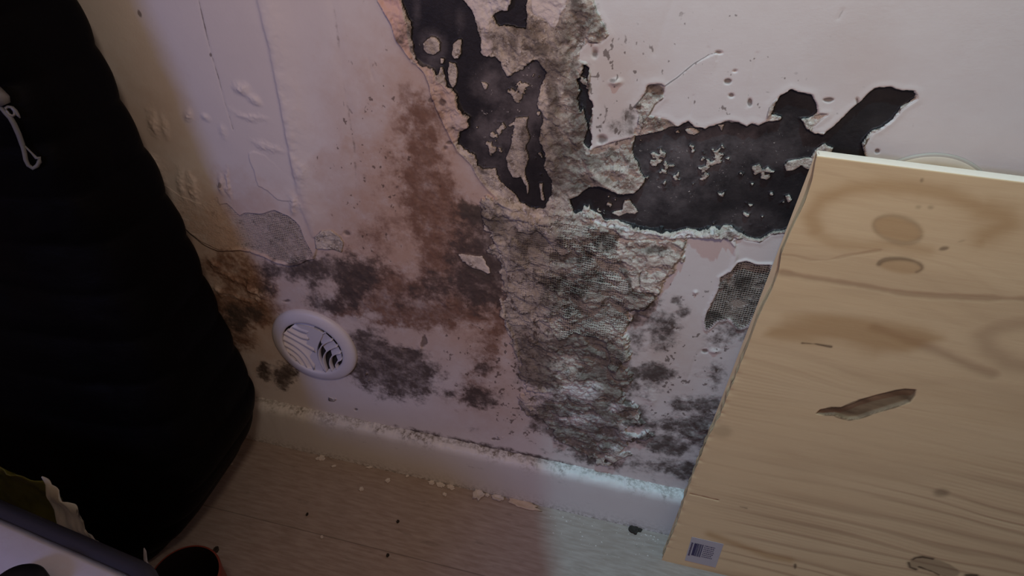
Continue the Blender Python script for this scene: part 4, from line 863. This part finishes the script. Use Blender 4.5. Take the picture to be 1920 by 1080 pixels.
# crumpled papers between box and coat
def crumple(name, outline, z_, mat_, label, cat, seed, amp=.006):
    O = np.array([at(q_, 2, z_) for q_ in outline]); c_ = O.mean(0)
    n_ = 22; rs_ = random.Random(seed); bm = bmesh.new(); rings = []
    P_ = resamp(np.r_[O[:, :2], O[:1, :2]], 49)[:-1]
    for layer in (0, 1):
        rings_l = []
        for f_ in (1.0, .75, .5, .25, .05):
            rings_l.append([bm.verts.new((c_[0]+(p_[0]-c_[0])*f_, c_[1]+(p_[1]-c_[1])*f_, z_+(-.0012 if layer else 0)+amp*float(fbm(np.array([p_[0]*f_]), np.array([p_[1]*f_+seed]), 45, 3, 61)[0])*(1)+.010*(1-f_))) for p_ in P_])
        for A_, B_ in zip(rings_l, rings_l[1:]):
            for k in range(48):
                q_ = (A_[k], A_[(k+1) % 48], B_[(k+1) % 48], B_[k]); bm.faces.new(q_ if not layer else q_[::-1])
        bm.faces.new(rings_l[-1] if not layer else rings_l[-1][::-1]); rings.append(rings_l[0])
    for k in range(48): bm.faces.new((rings[0][k], rings[0][(k+1) % 48], rings[1][(k+1) % 48], rings[1][k]))
    o = bmobj(name, bm, mat_, smooth=False); tag(o, label, cat); return o
def sheet(name, topline, y_, mat_, label, cat, seed, z0=0.0):
    """crumpled upright sheet standing in the gap, from the floor to the given upper edge"""
    T_ = resamp(np.array([at(q_, 1, y_)[[0, 2]] for q_ in topline]), 40); NR = 26; bm = bmesh.new(); sides = []
    for sd_ in (0, 1):
        rows = []
        for r_ in range(NR+1):
            f_ = r_/NR; row = []
            xx = T_[:, 0]; zz_ = z0+(T_[:, 1]-z0)*f_
            yy = y_+.012*fbm(xx, zz_+seed, 22, 3, 60+seed, .6)+.004*fbm(xx, zz_+seed, 80, 2, 61)+(.0012 if sd_ else 0)
            rows.append([bm.verts.new((a_, b_, c_)) for a_, b_, c_ in zip(xx, yy, zz_)])
        sides.append(rows)
        for A_, B_ in zip(rows, rows[1:]):
            for k in range(39): bm.faces.new((A_[k], A_[k+1], B_[k+1], B_[k]) if not sd_ else (A_[k], B_[k], B_[k+1], A_[k+1]))
    f_, b_ = sides
    for A_, B_ in ((f_[0], b_[0]), (f_[-1], b_[-1]), ([r_[0] for r_ in f_], [r_[0] for r_ in b_]), ([r_[-1] for r_ in f_], [r_[-1] for r_ in b_])):
        for k in range(len(A_)-1): bm.faces.new((A_[k], A_[k+1], B_[k+1], B_[k]))
    o = bmobj(name, bm, mat_); tag(o, label, cat); return o
sheet('plastic_bag', [(-60, 868), (0, 866), (22, 872), (42, 884), (60, 898), (78, 912), (90, 925), (96, 945)], -.302, simple('yellow_green_bag', (.10, .09, .012), .5, .6, 40), 'yellowish green crumpled bag between the black coat and the grey box', 'bag', 2)
sheet('crumpled_paper', [(72, 900), (90, 916), (110, 922), (128, 938), (146, 953), (147, 958)], -.309, simple('off_white_paper', (.46, .42, .34), .7), 'off-white crumpled paper sticking up behind the grey storage box', 'paper', 3)
sheet('paper_scrap', [(268, 1030), (275, 1036), (284, 1050), (292, 1062)], -.336, simple('greyish_paper', (.30, .27, .27), .7), 'small greyish paper scrap upright between the grey box and the cup', 'paper', 5)

# ------------------------------------------------------------------ crumbs and flakes fallen on the floor
flm = simple('fallen_paint', (.62, .56, .52), .7, .1, 200, .3); pkm = simple('fallen_cream_plaster', (.58, .47, .37), .8, .2, 200, .5); drk = simple('dark_leaf_debris', (.035, .027, .022), .8, .3, 100, .4)
def flake(name, px, ln_px, wd_px, rot, mat_, label, group=None, seed=0, cat='flake', thick=.0008, curl=.0012):
    c_ = at(px, 2, 0); s_ = .00078                      # metres per photo pixel on this floor
    rs_ = random.Random(seed*7+3); n_ = 20; bm = bmesh.new(); a0 = math.radians(-rot)
    c_[1] = min(c_[1], -.0172-wd_px*s_*.5)
    O = []
    for k in range(n_):
        a_ = 2*math.pi*k/n_; r_ = 1+rs_.uniform(-.28, .22)
        x_ = math.cos(a_)*ln_px/2*s_*r_; y_ = math.sin(a_)*wd_px/2*s_*r_*1.5
        O.append((x_*math.cos(a0)-y_*math.sin(a0), x_*math.sin(a0)+y_*math.cos(a0)))
    rings = []
    for (f_, z_) in ((.96, .0001), (1.0, .0004+curl), (.97, .0004+curl+thick*.5), (.6, thick+curl*.35), (.2, thick*.8)):
        rings.append([bm.verts.new((x_*f_, y_*f_, z_+(0 if f_ == .96 else rs_.uniform(0, .35)*curl))) for x_, y_ in O])
    for A_, B_ in zip(rings, rings[1:]):
        for k in range(n_): bm.faces.new((A_[k], A_[(k+1) % n_], B_[(k+1) % n_], B_[k]))
    bm.faces.new(rings[0][::-1]); bm.faces.new(rings[-1])
    o = bmobj(name, bm, mat_); o.location = (c_[0], c_[1], 0); return tag(o, label, cat, group)
G = 'paint flakes fallen along the skirting board'
flake('paint_flake', (817, 887), 12, 7, 20, flm, 'small rounded pale flake by the skirting, leftmost of the row at its foot', G, 1)
flake('paint_flake', (834, 888), 18, 7, 10, flm, 'thin curled flake beside the leftmost rounded flake at the skirting', G, 2)
flake('paint_flake', (855, 890), 15, 7, 20, flm, 'pale flake at the foot of the skirting just right of the thin curled one', G, 3)
flake('paint_flake', (907, 902), 22, 15, 40, flm, 'largest tilted white flake leaning at the foot of the skirting', G, 4, curl=.004)
flake('paint_flake', (940, 914), 24, 8, 6, flm, 'long flat pale flake between the largest flake and the cream plaster strip', G, 5, curl=.003)
flake('paint_flake', (918, 917), 10, 5, 8, flm, 'tiny pale flake just below the largest tilted flake', G, 6)
flake('plaster_strip', (986, 927), 62, 12, 7, pkm, 'long cream strip of fallen plaster beside the skirting, at the edge of the shadow', G, 7, cat='plaster', thick=.0015, curl=.0015)
G2 = 'paint crumbs scattered on the brown floor'
flake('paint_flake', (606, 855), 13, 9, -40, flm, 'elongated white flake on the floor nearest the coat, its broad upper end', G2, 8)
flake('paint_flake', (597, 861), 11, 5, -40, flm, 'narrow white crumb touching the lower end of the elongated flake', G2, 9)
flake('paint_flake', (626, 875), 11, 3, -30, flm, 'slim white sliver below the elongated white flake', G2, 10)
flake('paint_flake', (703, 857), 12, 3, -20, flm, 'slim white sliver close to the skirting right of the elongated flake', G2, 11)
flake('paint_flake', (773, 874), 8, 3, -30, flm, 'tiny sliver near the skirting at the start of the violet light', G2, 12)
flake('paint_flake', (678, 918), 10, 6, 10, flm, 'small bright triangular flake alone on the middle of the brown floor', G2, 13)
flake('paint_flake', (727, 902), 10, 7, -20, flm, 'faint pale flake between the triangular flake and the skirting', G2, 14)
flake('paint_flake', (842, 908), 6, 4, 0, flm, 'small round crumb below the row of skirting flakes', G2, 15)
flake('paint_flake', (834, 928), 8, 5, -40, flm, 'oval white crumb furthest below the row of skirting flakes', G2, 16)
flake('paint_flake', (604, 1008), 5, 4, -40, flm, 'white crumb lying on the seam between floorboards', G2, 17)
flake('paint_flake', (434, 870), 6, 3, 10, flm, 'tiny crumb on the floor beside the lower edge of the coat', G2, 18)
flake('leaf_fragment', (1190, 981), 19, 10, 25, drk, 'dark leaf-like fragment on the lit floor in front of the skirting', None, 30, cat='debris', curl=.003)
flake('leaf_fragment', (1200, 990), 9, 5, -20, drk, 'small dark tip of debris touching the leaf-like fragment', None, 31, cat='debris')
flake('dirt_crumb', (405, 1033), 9, 8, 0, drk, 'dark round crumb on the floor above the reddish cup', None, 32, cat='debris', thick=.004)
flake('dirt_crumb', (746, 979), 5, 4, 0, drk, 'small dark crumb on the brown floor by the shadow edge', None, 33, cat='debris')
flake('dirt_crumb', (576, 965), 4, 4, 0, drk, 'tiny dark crumb in the middle of the brown floor', None, 34, cat='debris')
flake('dirt_crumb', (727, 1042), 5, 4, 0, drk, 'dark crumb near the bottom edge of the brown floor', None, 35, cat='debris')
# grit on the lit boards: far too many and too fine to count
bm = bmesh.new(); rs = random.Random(12)
for _ in range(150):
    px = (rs.uniform(1030, 1290), 0); x_ = px[0]; yb = 938+(x_-1020)*.215; y_ = yb+abs(rs.gauss(0, 40))+3
    if rs.random() < .25: x_ = rs.gauss(1225, 25); y_ = rs.gauss(1005, 16)
    c_ = at((x_, y_), 2, 0)
    if c_[1] > -.0185 or (c_[0] > .078 and c_[1] > -.075): continue
    r_ = rs.choice([.0003, .0004, .0006, .0010]); a_ = rs.uniform(0, 3.1)
    vs_ = [bm.verts.new((c_[0]+r_*math.cos(a_+k*1.2566)*(1.6 if k % 2 else 1), c_[1]+r_*math.sin(a_+k*1.2566), 0)) for k in range(5)]
    tp_ = bm.verts.new((c_[0], c_[1], r_*.9))
    for k in range(5): bm.faces.new((vs_[k], vs_[(k+1) % 5], tp_))
    bm.faces.new(vs_[::-1])
gt = bmobj('grit', bm, flm, smooth=False); gt['kind'] = 'stuff'; tag(gt, 'fine white grit sprinkled over the lit grey floorboards', 'grit')
